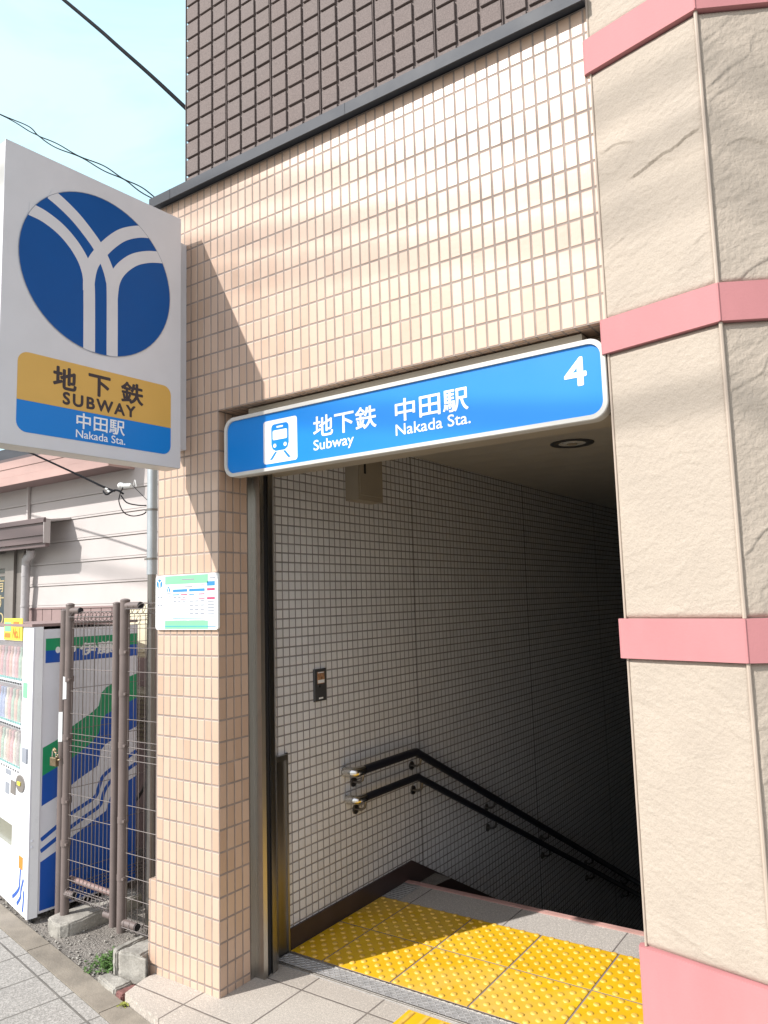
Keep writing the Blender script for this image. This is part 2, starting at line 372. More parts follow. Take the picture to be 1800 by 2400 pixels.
# rough gravelly ground between strip and house, gently uneven
b = B(); nx, ny = 70, 40; vv = {}
for i in range(nx+1):
    for j in range(ny+1):
        p = st(-4.4+4.5*i/nx, 0.0+2.2*j/ny); z = -.052+0.010*noise.noise(Vector((p.x*5, p.y*5, 0)))+0.006*noise.noise(Vector((p.x*23, p.y*23, 3)))+0.004*noise.noise(Vector((p.x*60, p.y*60, 7)))
        vv[i, j] = b.bm.verts.new((p.x, p.y, z))
for i in range(nx):
    for j in range(ny): b.bm.faces.new((vv[i, j], vv[i+1, j], vv[i+1, j+1], vv[i, j+1]))
struct(b.done('gravel_ground', M_gravel, smooth=True))
# loose pebbles
b = B()
for i in range(420):
    p = st(random.uniform(-2.2, -.25), random.random()**1.5*0.5+.005); r = random.uniform(.004, .011)
    if p.x > -.7 and p.y > -.12: continue
    bmesh.ops.create_icosphere(b.bm, subdivisions=1, radius=1, matrix=Matrix.Translation((p.x, p.y, -.046)) @ Matrix.Rotation(random.uniform(0, 6), 4, 'Z') @ Matrix.Diagonal((r, r*random.uniform(.6, 1), r*.6, 1)))
o = struct(b.done('pebbles', M_conc), 'stuff'); tag(o, 'loose pebbles scattered on the rough ground before the brown mesh gate', 'pebbles')
# station stone floor (outside the shutter line)
b = B(); Fz = Fr((0, 0, 0), (1, 0, 0), (0, 1, 0), (0, 0, 1))
e0 = st(0.0, 0.0); e1 = st(5.2, 0.0)
b.prism(Fz, [(e0.x-.0, e0.y), (e1.x, e1.y), (e1.x, .384), (-.03, .384), (-.03, .02), (-.455, .02), (-.455, -.06)], -.09, 0)
struct(b.done('station_floor', M_stone))
b = B(); b.box(-.06, 2.4, .5105, 1.645, -.09, -.0005); struct(b.done('landing_floor', M_granite))

# ================================================================== STATION ENTRANCE BUILDING
SB = thing('station_entrance', 'beige tiled subway entrance building with brown block cladding above and stairs going down inside', 'building', (0, 0, 0))
b = B(); b.box(-.45, 0, 0, .198, 0, 2.733); b.box(-.45, 1.945, 0, .198, 2.733, 3.935)
b.done('tiled_wall', M_face, SB)
b = B(); b.box(-.505, -.4505, .003, .25, -.05, .43); b.done('plinth', M_face, SB)
b = B(); b.box(-.45, -.055, .1985, 10.2, -4.5, 3.95); b.done('side_wall', M_slab, SB)
b = B(); b.quad((-.049, .198, -4.6), (-.049, 10, -4.6), (-.049, 10, 2.77), (-.049, .198, 2.77)); b.box(-.0545, -.0495, .199, 10, -4.6, 2.77); b.done('stair_wall', M_mosaic, SB)
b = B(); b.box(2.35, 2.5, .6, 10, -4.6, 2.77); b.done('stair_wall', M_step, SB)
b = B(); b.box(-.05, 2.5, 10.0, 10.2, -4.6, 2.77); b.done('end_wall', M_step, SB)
b = B()
for i in range(34): b.box(-.048, 2.349, .431+i*.285, .431+i*.285+.2825, 2.77, 2.79)
b.done('ceiling', M_ceil, SB)
b = B(); b.box(-.05, 2.6, .4, 10.2, 2.80, 3.95); b.done('roof_slab', M_slab, SB)
b = B(); b.box(.001, 1.944, .16, .43, 2.47, 2.80); b.box(.001, 1.944, .16, .27, 2.45, 2.469); b.box(.001, 1.944, .335, .43, 2.45, 2.469)
b.done('shutter_housing', M_box, SB)
# brown block cladding
b = B(); b.box(-.270, 3.6, .045, 6, 3.98, 7.0); b.done('upper_wall_core', M_brown, SB)
b = B(); Fw = F_wall(.0445); pc, pr_ = .1045, .0995
for i in range(37):
    gl = .0015 if i % 3 else .004
    for j in range(17):
        b.fbox(Fw, -.276+i*pc+gl+.0015, -.276+(i+1)*pc-.0115, 3.981+j*pr_, 3.981+(j+1)*pr_-.0140, -.001, .0125+random.uniform(-.0008, .0008), ch=.0015)
for j in range(17):   # return blocks on the corner
    b.fbox(Fr((-.2705, 0, 0), (0, -1, 0), (0, 0, 1), (-1, 0, 0)), -.5, -.05, 3.981+j*pr_, 3.981+(j+1)*pr_-.0165, -.001, .010, ch=.003)
b.done('block_cladding', M_brown, SB)
b = B()
for i in range(0, 37, 3): b.fbox(Fw, -.276+i*pc-.0095, -.276+i*pc-.0070, 3.981, 7.0, .0005, .009)
b.done('panel_seam', M_brown, SB)
# ledge between tiles and cladding
b = B(); b.box(-.475, 1.944, -.052, .3, 3.945, 3.978); b.box(-.475, 1.944, -.052, -.046, 3.925, 3.9449); b.box(-.475, 1.944, -.0455, -.03, 3.937, 3.9449)
b.box(-.31, -.305, -.0535, -.0525, 3.925, 3.978); b.box(.86, .864, -.0535, -.0525, 3.925, 3.978)
b.done('ledge', M_ledge, SB)
# skirting: level then sloping with the stair
b = B(); b.prism(Fr((-.049, 0, 0), (0, 1, 0), (0, 0, 1), (1, 0, 0)), [(.527, -.001), (1.66, -.001), (1.66, -.4), (9.5, -4.48), (9.5, -4.02), (1.70, .105), (.527, .105)], .0005, .012)
b.done('skirting', M_skirt, SB)
b = B()
for yy in (1.841, 3.72, 5.6): b.fbox(F_in, yy-.003, yy+.003, -2.5, 2.769, .0004, .001)
b.done('expansion_joint', M_slot, SB)
b = B()
for i in range(1, 26): b.box(-.0475, 2.349, 1.6455+(i-1)*.3, 1.9455+(i-1)*.3, -.158*i-.3, -.158*i)
b.done('staircase', M_step, SB)
b = B(); b.box(-.035, 2.349, 1.602, 1.649, -.03, .0035); 
for i in range(4): b.box(-.035, 2.349, 1.607+i*.0095, 1.612+i*.0095, .0034, .006)
b.done('stair_nosing', M_nose, SB)
b = B(); b.box(-.035, .085, 1.345, 1.598, 0, .003)
for i in range(9): b.box(-.03, .08, 1.36+i*.025, 1.37+i*.025, .0029, .0055)
b.done('drain_plate', M_plate, SB)

# shutter guide rail
G = thing('shutter_guide_rail', 'tall stainless steel shutter guide rail beside the tiled pillar, with a dark slot', 'shutter rail', (.03, .26, 0))
def prof(b, poly, z0, z1): b.prism(Fz, poly, z0, z1)
b = B(); prof(b, [(-.02, .2), (0.001, .2), (.001, .229), (.056, .229), (.061, .252), (.057, .254), (.05, .235), (-.02, .237)], 0.002, 2.45)
prof(b, [(.045, .2952), (.053, .2952), (.047, .333), (.0, .396), (-.02, .396), (-.02, .388), (-.005, .385), (.038, .331)], 0.002, 2.45)
b.done('guide_channel', M_steel, G)
b = B(); prof(b, [(-.02, .2375), (.047, .237), (.052, .256), (.043, .294), (-.02, .294)], 0.003, 2.449); b.done('guide_slot', M_slot, G)
b = B(); b.box(-.0485, -.021, .2, .3955, 0.001, 2.449); b.done('backing_strip', M_steeld, G)
# low stainless cover
K = thing('shutter_end_cover', 'waist-high stainless cover plate low on the wall behind the shutter guide rail', 'cover plate', (-.03, .46, 0))
b = B(); b.fbox(F_in, .397, .500, .0, .955, .001, .012); b.done('cover_plate', M_steeld, K)
b = B(); b.fbox(F_in, .500, .512, .0, .985, .001, .022); b.fbox(F_in, .397, .4995, .957, .985, .001, .022); b.fbox(F_in, .5125, .5265, 0, .99, .001, .008); b.done('cover_frame', M_steel, K)

# threshold with checker plate
T = thing('shutter_threshold', 'flat steel shutter threshold with checker plate crossing the doorway floor', 'threshold', (.9, .45, 0))
b = B(); b.box(-.03, 2.0, .386, .5095, -.06, .0015); 
for i in range(112):
    x = -.02+i*.0178
    for j in range(5):
        y = .420+j*.0178; a = R(45 if (i+j) % 2 else -45); dx, dy = .0092*math.cos(a), .0092*math.sin(a)
        px, py = -dy*.28, dx*.28
        b.hexa([(x-dx-px, y-dy-py, .001), (x+dx-px, y+dy-py, .001), (x+dx+px, y+dy+py, .001), (x-dx+px, y-dy+py, .001),
                (x-dx*.8-px*.5, y-dy*.8-py*.5, .0036), (x+dx*.8-px*.5, y+dy*.8-py*.5, .0036), (x+dx*.8+px*.5, y+dy*.8+py*.5, .0036), (x-dx*.8+px*.5, y-dy*.8+py*.5, .0036)])
b.done('checker_plate', M_plate, T)
b = B(); b.box(-.03, 2.0, .388, .391, .0016, .006); b.box(-.03, 2.0, .400, .404, .0016, .006); b.box(-.03, 2.0, .501, .507, .0016, .006); b.done('threshold_rail', M_steel, T)

# tactile paving
TP = thing('tactile_paving', 'yellow tactile tiles with raised dots covering the landing at the stair head', 'tactile paving', (.95, .93, 0))
xs = [-.036, .176, .585, .994, 1.403, 1.812, 2.221]; ysr = [(.514, .931), (.931, 1.34)]
b = B()
for i in range(6):
    for y0, y1 in ysr: b.box(xs[i]+.0050, xs[i+1]-.0050, y0+.0065, y1-.0065, -.002, .0045)
b.done('tile', M_tact, TP)
b = B(); b.box(-.036, 2.221, .513, 1.341, -.003, .002); b.done('tile_joint', M_joint, TP)
def dots(b, x0, y0, y1, xmin):
    h = .0409
    for i in range(10):
        for j in range(10):
            if (i+j) % 2: continue
            x = x0+(i+.5)*h; y = y0+(j+.5)*h
            if x < xmin or y > y1-.012: continue
            rs = []
            for rr, zz in ((.0155, .0044), (.0130, .0084), (.0086, .0100)):
                rs.append([b.bm.verts.new((x+rr*math.cos(a*math.pi/6), y+rr*math.sin(a*math.pi/6), zz)) for a in range(12)])
            for k in range(2):
                for a in range(12): b.bm.faces.new((rs[k][a], rs[k][(a+1) % 12], rs[k+1][(a+1) % 12], rs[k+1][a]))
            b.bm.faces.new(rs[2])
b = B()
for i in range(6):
    for y0, y1 in ysr: dots(b, xs[i] if i else .176-.409, y0+.002, y1, -.02)
o = b.done('raised_dot', M_dot, TP, smooth=True); o['kind'] = 'stuff'
# guide bars outside
GP = thing('guide_paving', 'yellow striped guide tile in the pavement just outside the steel threshold', 'tactile paving', (.95, .2, 0))
b = B()
for k in range(3): b.box(.786, 1.092, .066-k*.305, .366-k*.305, -.002, .0035)
b.done('tile', M_tact, GP)
b = B()
for k in range(3):
    for i in range(4): b.fbox(Fr((0, 0, 0), (1, 0, 0), (0, 1, 0), (0, 0, 1)), .815+i*.075-.012, .815+i*.075+.012, .076-k*.305, .356-k*.305, .0034, .0085, ch=.004)
b.done('guide_bar', M_dot, GP)

# ================================================================== BLUE ENTRANCE SIGN
ES = thing('entrance_sign', 'long blue station name sign with train pictogram and number 4 over the entrance', 'sign', (.99, 0, 2.39))
Fs = F_wall(-.005)
b = B(); ou = rrect(.045, 1.937, 2.388, 2.681, .062, 8); inn = rrect(.063, 1.919, 2.406, 2.663, .048, 8)
n = len(ou)
vo = [[b.bm.verts.new(Fs(a, c, d)) for a, c in ou] for d in (-.05, -.003, 0)]; vo[2] = [b.bm.verts.new(Fs(a+(i_-a)*.15, c+(j_-c)*.15, 0.0)) for (a, c), (i_, j_) in zip(ou, inn)]
vi = [[b.bm.verts.new(Fs(a, c, d)) for a, c in inn] for d in (0.0, -.009)]
for i in range(n):
    j = (i+1) % n
    for A_, B_ in ((vo[0], vo[1]), (vo[1], vo[2]), (vo[2], vi[0]), (vi[0], vi[1])): b.bm.faces.new((A_[i], A_[j], B_[j], B_[i]))
b.bm.faces.new(vo[0][::-1]); b.done('sign_frame', M_frame, ES, smooth=True)
b = B(); b.prism(Fs, rrect(.0635, 1.9185, 2.4065, 2.6625, .0475, 8), -.03, -.0085); b.done('blue_panel', M_blue, ES)
b = B(); b.box(.165, 1.84, .045, .159, 2.50, 2.722); b.done('mounting_box', M_box, ES)
b = B(); b.box(.06, 1.92, .058, .159, 2.41, 2.47); b.done('mounting_rail', M_box, ES)
cc = -.0083
b = B(); b.prism(Fs, rrect(.302, .510, 2.424, 2.628, .014, 4), cc-.001, cc+.0005); b.done('pictogram_field', M_wtext, ES)
# train pictogram
b = B(); c1 = cc+.0006; c2 = cc+.0012
b.prism(Fs, rrect(.352, .460, 2.512, 2.607, .020, 5, (0, 0, 1, 1)), c1, c2)
b.prism(Fs, [(.352, 2.512), (.460, 2.512), (.452, 2.490), (.434, 2.480), (.378, 2.480), (.360, 2.490)], c1, c2)
b.prism(Fs, [(.374, 2.476), (.388, 2.476), (.357, 2.441), (.341, 2.441)], c1, c2); b.prism(Fs, [(.424, 2.476), (.438, 2.476), (.471, 2.441), (.455, 2.441)], c1, c2)
b.done('train_pictogram', M_blue, ES)
b = B(); c1 = cc+.0013; c2 = cc+.0018
b.prism(Fs, rrect(.362, .450, 2.532, 2.577, .006, 3), c1, c2); b.prism(Fs, rrect(.386, .426, 2.588, 2.596, .003, 3), c1, c2)
b.prism(Fs, ell(.374, 2.505, .0095, n=16), c1, c2); b.prism(Fs, ell(.438, 2.505, .0095, n=16), c1, c2)
b.done('train_window', M_wtext, ES)
text('地下鉄', Fs, .608, .950, 2.508, 2.603, 'lettering', M_wtext, ES, cc, .012)
text('Subway', Fs, .607, .830, 2.436, 2.496, 'lettering', M_wtext, ES, cc, .008)
text('中田駅', Fs, 1.048, 1.388, 2.511, 2.603, 'lettering', M_wtext, ES, cc, .012)
text('Nakada Sta.', Fs, 1.048, 1.396, 2.453, 2.500, 'lettering', M_wtext, ES, cc, .008)
text('4', Fs, 1.784, 1.861, 2.522, 2.622, 'lettering', M_wtext, ES, cc, .03)

# ================================================================== PROJECTING SIGN
pd = Vector((.0535, .9986, 0)); pn = Vector((.9986, -.0535, 0))
Fp = Fr((-.22, -.985, 0), pd, (0, 0, 1), pn)
PS = thing('projecting_sign', 'tall white projecting sign with round blue line emblem and yellow SUBWAY panel', 'sign', (-.27, -.5, 2.45))
b = B(); b.fbox(Fp, .003, .892, 2.450, 3.746, -.105, -.001); b.done('sign_case', M_frame, PS)
b = B(); b.fbox(Fp, 0, .895, 2.452, 3.749, -.0008, .003); b.done('sign_face', M_white, PS)
b = B(); b.fbox(Fr((-.22, -.985, 0), pd, (0, 0, 1), -pn), 0, .895, 2.452, 3.749, .1052, .109); b.done('sign_face', M_white, PS)
b = B(); b.box(-.305, -.232, -.088, -.001, 2.565, 3.662); b.done('mounting_bracket', M_white, PS)
c1, c2 = .0031, .0045
b = B(); b.prism(Fp, ell(.4465, 3.297, .381, .374, 72), c1, c2); b.done('emblem_disc', M_navy, PS)
A = [(.106, 3.481), (.171, 3.474), (.245, 3.446), (.306, 3.402), (.351, 3.35), (.376, 3.3), (.388, 3.244), (.392, 3.126), (.395, 2.927)]
Bc = [(.197, 3.589), (.251, 3.566), (.32, 3.526), (.384, 3.474), (.434, 3.423), (.477, 3.351), (.499, 3.289), (.506, 3.23), (.510, 2.929)]
Cc = [(.709, 3.605), (.638, 3.582), (.559, 3.536), (.494, 3.472), (.439, 3.399), (.404, 3.335), (.389, 3.262), (.388, 3.2)]
Dc = [(.782, 3.502), (.699, 3.476), (.619, 3.432), (.552, 3.364), (.517, 3.295), (.506, 3.21)]
def smooth_poly(P, n=6):
    out = []
    for i in range(len(P)-1):
        p0 = P[max(i-1, 0)]; p1 = P[i]; p2 = P[i+1]; p3 = P[min(i+2, len(P)-1)]
        for k in range(n):
            t = k/n
            out.append(tuple(0.5*((2*p1[d])+(-p0[d]+p2[d])*t+(2*p0[d]-5*p1[d]+4*p2[d]-p3[d])*t*t+(-p0[d]+3*p1[d]-3*p2[d]+p3[d])*t**3) for d in (0, 1)))
    out.append(P[-1]); return out
b = B()
for i, P in enumerate((A, Bc, Cc, Dc)): b.ribbon(Fp, smooth_poly(P), .057, c2+.0001*i, c2+.0006+.0001*i)
b.done('emblem_track', M_white, PS)
b = B(); o1 = ell(.4465, 3.297, .382, .375, 72); i1 = ell(.4465, 3.297, .3795, .3725, 72)
for i in range(72):
    j = (i+1) % 72; b.prism(Fp, [o1[i], o1[j], i1[j], i1[i]], c2, c2+.0011)
b.done('emblem_outline', M_bgrey, PS)
b = B(); b.prism(Fp, rrect(.076, .836, 2.645, 2.852, .045, 6, (0, 0, 1, 1)), c1, c2); b.done('yellow_panel', M_yel, PS)
b = B(); b.prism(Fp, rrect(.076, .836, 2.511, 2.6445, .045, 6, (1, 1, 0, 0)), c1, c2); b.done('blue_panel', M_blue, PS)
text('地', Fp, .232, .335, 2.727, 2.822, 'lettering', M_ink, PS, c2, .025)
text('下', Fp, .397, .501, 2.729, 2.822, 'lettering', M_ink, PS, c2, .025)
text('鉄', Fp, .561, .676, 2.727, 2.824, 'lettering', M_ink, PS, c2, .022)
text('SUBWAY', Fp, .277, .634, 2.662, 2.714, 'lettering', M_ink, PS, c2, .02, 1.25)
text('中田駅', Fp, .341, .579, 2.566, 2.635, 'lettering', M_wtext, PS, c2, .01)
text('Nakada Sta.', Fp, .339, .583, 2.524, 2.559, 'lettering', M_wtext, PS, c2, .004)

# ================================================================== NOTICE BOARD
NB = thing('notice_board', 'small white notice board with light green bands on the tiled pillar', 'notice board', (-.21, -.01, 1.66))
Fb = F_wall(-.001); z0, z1 = 1.660, 1.933
b = B(); b.prism(Fb, rrect(-.447, .009, z0, z1, .016, 5), 0, .012); b.done('board', M_bboard, NB)
def bar(b, a0, a1, b0, b1, c=.0122, t=.0006): b.fbox(Fb, -.447+a0*.456, -.447+a1*.456, z0+b0*.273, z0+b1*.273, c, c+t)
for q0, q1 in ((.83, .985), (.015, .165)):
    b = B(); bar(b, .16, .85, q0, q1); b.done('green_band', M_bgreen, NB)
b = B()
for k in (.0, ): bar(b, .43, .64, .892, .922, .0129)
for k in range(5): bar(b, .30, .52, .47-k*.075, .474-k*.075); bar(b, .55, .80, .47-k*.075, .474-k*.075)
for k in range(4):
    for q in range(3): bar(b, .56+q*.085, .62+q*.085, .50-k*.075, .525-k*.075)
for k in range(2): bar(b, .02, .13, .66-k*.15, .675-k*.15); bar(b, .03, .06, .58-k*.15, .61-k*.15); bar(b, .08, .11, .58-k*.15, .61-k*.15)
for q in range(3): bar(b, .30+q*.075, .345+q*.075, .505, .53); bar(b, .30+q*.075, .345+q*.075, .575, .60)
for k in range(6): bar(b, .845, .945, .49-k*.055, .51-k*.055)
bar(b, .87, .96, .90, .925); bar(b, .48, .61, .765, .785); bar(b, .19, .26, .60, .615); bar(b, .19, .26, .66, .675); bar(b, .155, .162, .55, .80)
b.done('small_print', M_bgrey, NB)
b = B(); bar(b, .29, .525, .685, .735); bar(b, .555, .80, .685, .735); bar(b, .835, .955, .775, .855); bar(b, .29, .40, .625, .645); bar(b, .555, .64, .625, .645); bar(b, .29, .80, .20, .212); bar(b, .16, .97, .055, .068, .0129)
b.prism(Fb, ell(-.447+.065*.456, z0+.85*.273, .022, .024, 20), .0122, .0128); b.prism(Fb, ell(-.447+.215*.456, z0+.735*.273, .014, .015, 16), .0122, .0128)
b.done('blue_print', M_bblue, NB)
b = B()
for cx, cy, q in ((-.447+.065*.456, z0+.85*.273, 1.0), (-.447+.215*.456, z0+.735*.273, .62)):
    b.ribbon(Fb, [(cx-.013*q, cy+.017*q), (cx-.002*q, cy+.004*q), (cx-.002*q, cy-.023*q)], .005*q, .0129, .0133); b.ribbon(Fb, [(cx+.016*q, cy+.015*q), (cx+.004*q, cy+.004*q), (cx+.005*q, cy-.023*q)], .005*q, .0129, .0134)
b.done('emblem_track', M_bboard, NB)
b = B(); bar(b, .835, .955, .69, .735); bar(b, .835, .955, .535, .575); bar(b, .42, .525, .625, .645); bar(b, .70, .80, .625, .645); bar(b, .42, .525, .545, .56); bar(b, .70, .80, .545, .56); bar(b, .74, .80, .80, .81)
b.done('red_print', M_bred, NB)

# ================================================================== INTERIOR FITTINGS
IC = thing('intercom_panel', 'small dark intercom panel with lit picture label on the grey tiled stair wall', 'intercom', (-.04, .8, 1.22))
b = B(); b.fbox(F_in, .752, .858, 1.222, 1.401, .0005, .012, ch=.003); b.done('panel', M_dark, IC)
b = B(); b.fbox(F_in, .775, .838, 1.318, 1.385, .0121, .0135); b.done('picture_label', mat('orange_picture_label', (.40, .22, .12), 0.4, var=0.6, vs=40), IC)
b = B(); b.fbox(F_in, .778, .836, 1.322, 1.340, .0136, .0142); b.fbox(F_in, .78, .83, 1.378, 1.383, .0136, .0142); b.fbox(F_in, .787, .824, 1.234, 1.243, .0121, .013); b.done('label_print', M_wtext, IC)
b = B(); b.tube([F_in(.79, 1.306, .012), F_in(.79, 1.306, .017)], .006, 12); b.done('button', M_chrome, IC)
CB = thing('control_box', 'beige metal box high on the stair wall below the ceiling', 'box', (0, 1.22, 2.385))
b = B(); b.fbox(F_in, 1.09, 1.35, 2.385, 2.768, .0005, .10); b.done('box_body', M_box, CB)
b = B(); b.fbox(F_in, 1.105, 1.335, 2.415, 2.76, .1005, .104, ch=.002); b.done('box_lid', M_box, CB)
b = B(); b.fbox(F_in, 1.145, 1.165, 2.55, 2.62, .1045, .106); b.done('box_slot', M_slot, CB)
DL = thing('downlight', 'round recessed downlight, unlit, in the entrance ceiling', 'ceiling light', (1.0, 2.19, 2.77))
def ringm(b, cx, cy, prof_, n=32):
    rings = [[b.bm.verts.new((cx+r*math.cos(2*math.pi*i/n), cy+r*math.sin(2*math.pi*i/n), z)) for i in range(n)] for r, z in prof_]
    for k in range(len(rings)-1):
        for i in range(n): b.bm.faces.new((rings[k][i], rings[k][(i+1) % n], rings[k+1][(i+1) % n], rings[k+1][i]))
    return rings
b = B(); ringm(b, 1.0, 2.19, [(.142, 2.7695), (.142, 2.764), (.130, 2.760), (.088, 2.766)]); b.done('trim_ring', M_dark, DL, smooth=True)
b = B(); rg = ringm(b, 1.0, 2.19, [(.088, 2.7655), (.075, 2.766), (.06, 2.765), (.045, 2.7645)]); b.bm.faces.new(rg[-1]); b.done('reflector', M_porc, DL, smooth=True)  # white colour stands in for the metal's reflection of the lit floor
b = B(); b.ball((1.0, 2.19, 2.7625), .036, .036, .007); b.done('lamp', M_box, DL, smooth=True)

def handrail(label, zt, ze, y0, ybend, slope, r):
    H = thing('handrail', label, 'handrail', (.03, y0, zt), 'handrails on the stair wall')
    yend = 9.3
    pts = [(.03, y0+.05, zt), (.03, ybend-.03, zt), (.03, ybend-.01, zt-.001), (.03, ybend+.01, zt-.003), (.03, ybend+.03, zt-slope*.03), (.03, yend, zt-slope*(yend-ybend))]
    b = B(); b.tube(pts, r, 14); b.done('rail', M_rubber, H, smooth=True)
    b = B(); b.tube([(.03, y0+.065, zt), (.03, y0+.012, zt), (.024, y0-.006, zt), (.008, y0-.016, zt), (-.045, y0-.018, zt)], [r+.003, r+.003, r+.003, r+.003, r+.003], 14); b.done('end_cap', M_chrome, H, smooth=True)
    for yy in (y0+.07, ybend+.06, ybend+1.09, ybend+2.08, ybend+3.1, ybend+4.1):
        z = zt-max(0, yy-ybend)*slope
        b = B(); b.tube([(-.0485, yy, z-.075), (-.040, yy, z-.075)], .028, 16); b.tube([(-.04, yy, z-.075), (.0, yy, z-.073), (.022, yy, z-.058), (.03, yy, z-r+.003)], .0075, 10)
        b.done('bracket', M_steeld, H, smooth=True)
    return H
handrail('upper black handrail with chrome end on the grey tiled stair wall', .795, 0, 1.03, 1.675, .4925, .0255)
handrail('lower black handrail with chrome end, running below the other one', .637, 0, 1.045, 1.685, .486, .022)

# ================================================================== CORNER PILLAR (cream stone panels, pink bands)
CP = thing('corner_pillar', 'massive cream stone-textured corner pillar with pink bands right of the entrance', 'pillar', (2.2, .2, 0))
E0 = Vector((1.945, -.002, 0)); E1 = Vector((2.327, -.086, 0)); d2 = Vector((math.cos(R(29)), math.sin(R(29)), 0)); E2 = E1+d2*.75
d1 = (E1-E0).normalized(); L1 = (E1-E0).length
n1 = Vector((d1.y, -d1.x, 0)); n2 = Vector((d2.y, -d2.x, 0))
F1 = Fr(E0, d1, (0, 0, 1), n1); F2 = Fr(E1, d2, (0, 0, 1), n2)
levels = [(0.66, 1.567), (1.697, 2.611), (2.734, 3.663), (3.795, 4.72), (4.85, 6.2)]
folds = {2: [(.01, 3.342, .09, 3.352, .15, 3.33, .0035, .03), (.11, 3.20, .25, 3.235, .375, 3.265, .0055, .07), (.01, 2.985, .06, 2.99, .10, 3.01, .003, .02)]}
def ridged(p, o=4):
    a = 1.0; f = 1.0; r = 0
    for _ in range(o): r += a*(1-abs(noise.noise(p*f)))**3; a *= .5; f *= 2.1
    return r
def panel(F, w, z0, z1, seed, amp, ang, mfold=()):
    b = B(); res = .0042; nu = max(2, int(w/res)); nv = max(2, int((z1-z0)/res)); g = {}
    ca, sa = math.cos(ang), math.sin(ang)
    for i in range(nu+1):
        for j in range(nv+1):
            a = w*i/nu; z = z0+(z1-z0)*j/nv
            x = a*ca+z*sa; y = -a*sa+z*ca
            wv = .05*noise.noise(Vector((a*4, z*4, seed+5)))
            wv2 = noise.noise(Vector((x*2.6, y*3.2, seed+17)))+.35*noise.noise(Vector((x*9, y*14, seed+18)))
            t = y*11+1.9*wv2; fr = t-math.floor(t); cell = math.floor(t)
            mk = noise.noise(Vector((x*3.1+cell*1.37, cell*2.11, seed+2))); mk = max(0, min(1, (mk+.12)*2.6))
            step = mk*(fr/.055 if fr < .055 else ((1-fr)/.945)**1.7)*(.45+.75*abs(noise.noise(Vector((cell*3.3, a*3, seed)))))
            rp_ = (1-abs(noise.noise(Vector((x*7, (y+wv)*30, seed)))))**2+.5*(1-abs(noise.noise(Vector((x*16, (y+wv)*62, seed+4)))))**2
            mod = .4+.6*max(0, min(1, .5+1.4*noise.noise(Vector((a*2.2, z*2.2, seed+9)))))
            h = amp*(.85*step+.46*mod*(rp_-.9))+.0012*noise.noise(Vector((a*4, z*4, seed+3)))+.0011*noise.noise(Vector((a*80, z*80, seed)))
            for (xa, za, xb, zb, xc, zc, dep, fall) in mfold:
                if xa <= a <= xc:
                    zz = za+(zb-za)*(a-xa)/(xb-xa) if a < xb else zb+(zc-zb)*(a-xb)/(xc-xb)
                    zz += .006*noise.noise(Vector((a*30, seed, 0)))
                    e = min(1, (a-xa)/.04, (xc-a)/.03+.3)
                    if z > zz: h += e*dep*math.exp(-(z-zz)/fall)
                    else: h -= e*dep*.25*math.exp((z-zz)/.004)
            ed = min(a, w-a, z-z0, z1-z)
            k = min(1, ed/.015); h = h*k-.006*(1-k)**2
            g[i, j] = b.bm.verts.new(F(a, z, h))
    for i in range(nu):
        for j in range(nv): b.bm.faces.new((g[i, j], g[i+1, j], g[i+1, j+1], g[i, j+1]))
    o = b.done('stone_panel', M_cream, CP, smooth=False)
    for p in o.data.polygons: p.use_smooth = True
core = [(E0.x-.0, E0.y+.01), (E1.x, E1.y+.012), (E2.x, E2.y+.012), (E2.x, 3.0), (2.36, 3.0), (2.36, .62), (1.95, .6)]
b = B(); b.prism(Fz, core, 0, 6.2); b.done('pillar_core', M_bead, CP)
for i, (z0, z1) in enumerate(levels):
    panel(F1, L1, z0+.004, z1-.004, 11.3*i+1, .0030 if i != 1 else .0018, R(-22 if i == 0 else 10), folds.get(i, ()))
    if i: panel(F2, .75, z0+.004, z1-.004, 7.7*i+40, .0043, R(26))
panel(F2, .75, levels[0][0]+.004, levels[0][1]-.004, 91, .0043, R(26))
off1, off2 = .014, .014
def band(z0, z1, name='trim_band'):
    b = B(); o1 = .016
    # mitred outer corner
    def line(P, d, n, off): return P+n*off, d
    p1, q1 = line(E0, d1, n1, o1); p2, q2 = line(E1, d2, n2, o1)
    den = q1.x*q2.y-q1.y*q2.x; t = ((p2.x-p1.x)*q2.y-(p2.y-p1.y)*q2.x)/den; X = p1+q1*t
    a = p1-d1*.012; a2 = Vector((a.x-.006, a.y+.03, 0)); e = p2+d2*.75
    poly = [(a2.x, a2.y), (a.x-.004, a.y+.006), (a.x+.004, a.y), (X.x, X.y), (e.x, e.y), (e.x, e.y+.05), (E1.x, E1.y+.03), (E0.x, E0.y+.03)]
    b.prism(Fz, poly, z0, z1); b.done(name, M_pink, CP)
    b = B(); b.tube([(X.x, X.y, z0+.001), (X.x, X.y, z1-.001)], .003, 8); b.done('band_seam', M_pink, CP)
for z0, z1 in ((1.567, 1.697), (2.611, 2.734), (3.663, 3.795), (4.72, 4.85)): band(z0, z1)
band(0.0, .66, 'base_band')
for z0, z1 in levels:
    b = B(); b.tube([tuple(E1+(n1+n2)*.0015+Vector((0, 0, z0+.001))), tuple(E1+(n1+n2)*.0015+Vector((0, 0, z1-.001)))], .0065, 8)
    b.tube([tuple(E0+n1*.0+Vector((.002, 0, z0+.001))), tuple(E0+Vector((.002, 0, z1-.001)))], .0042, 8); b.done('corner_bead', M_bead, CP, smooth=True)

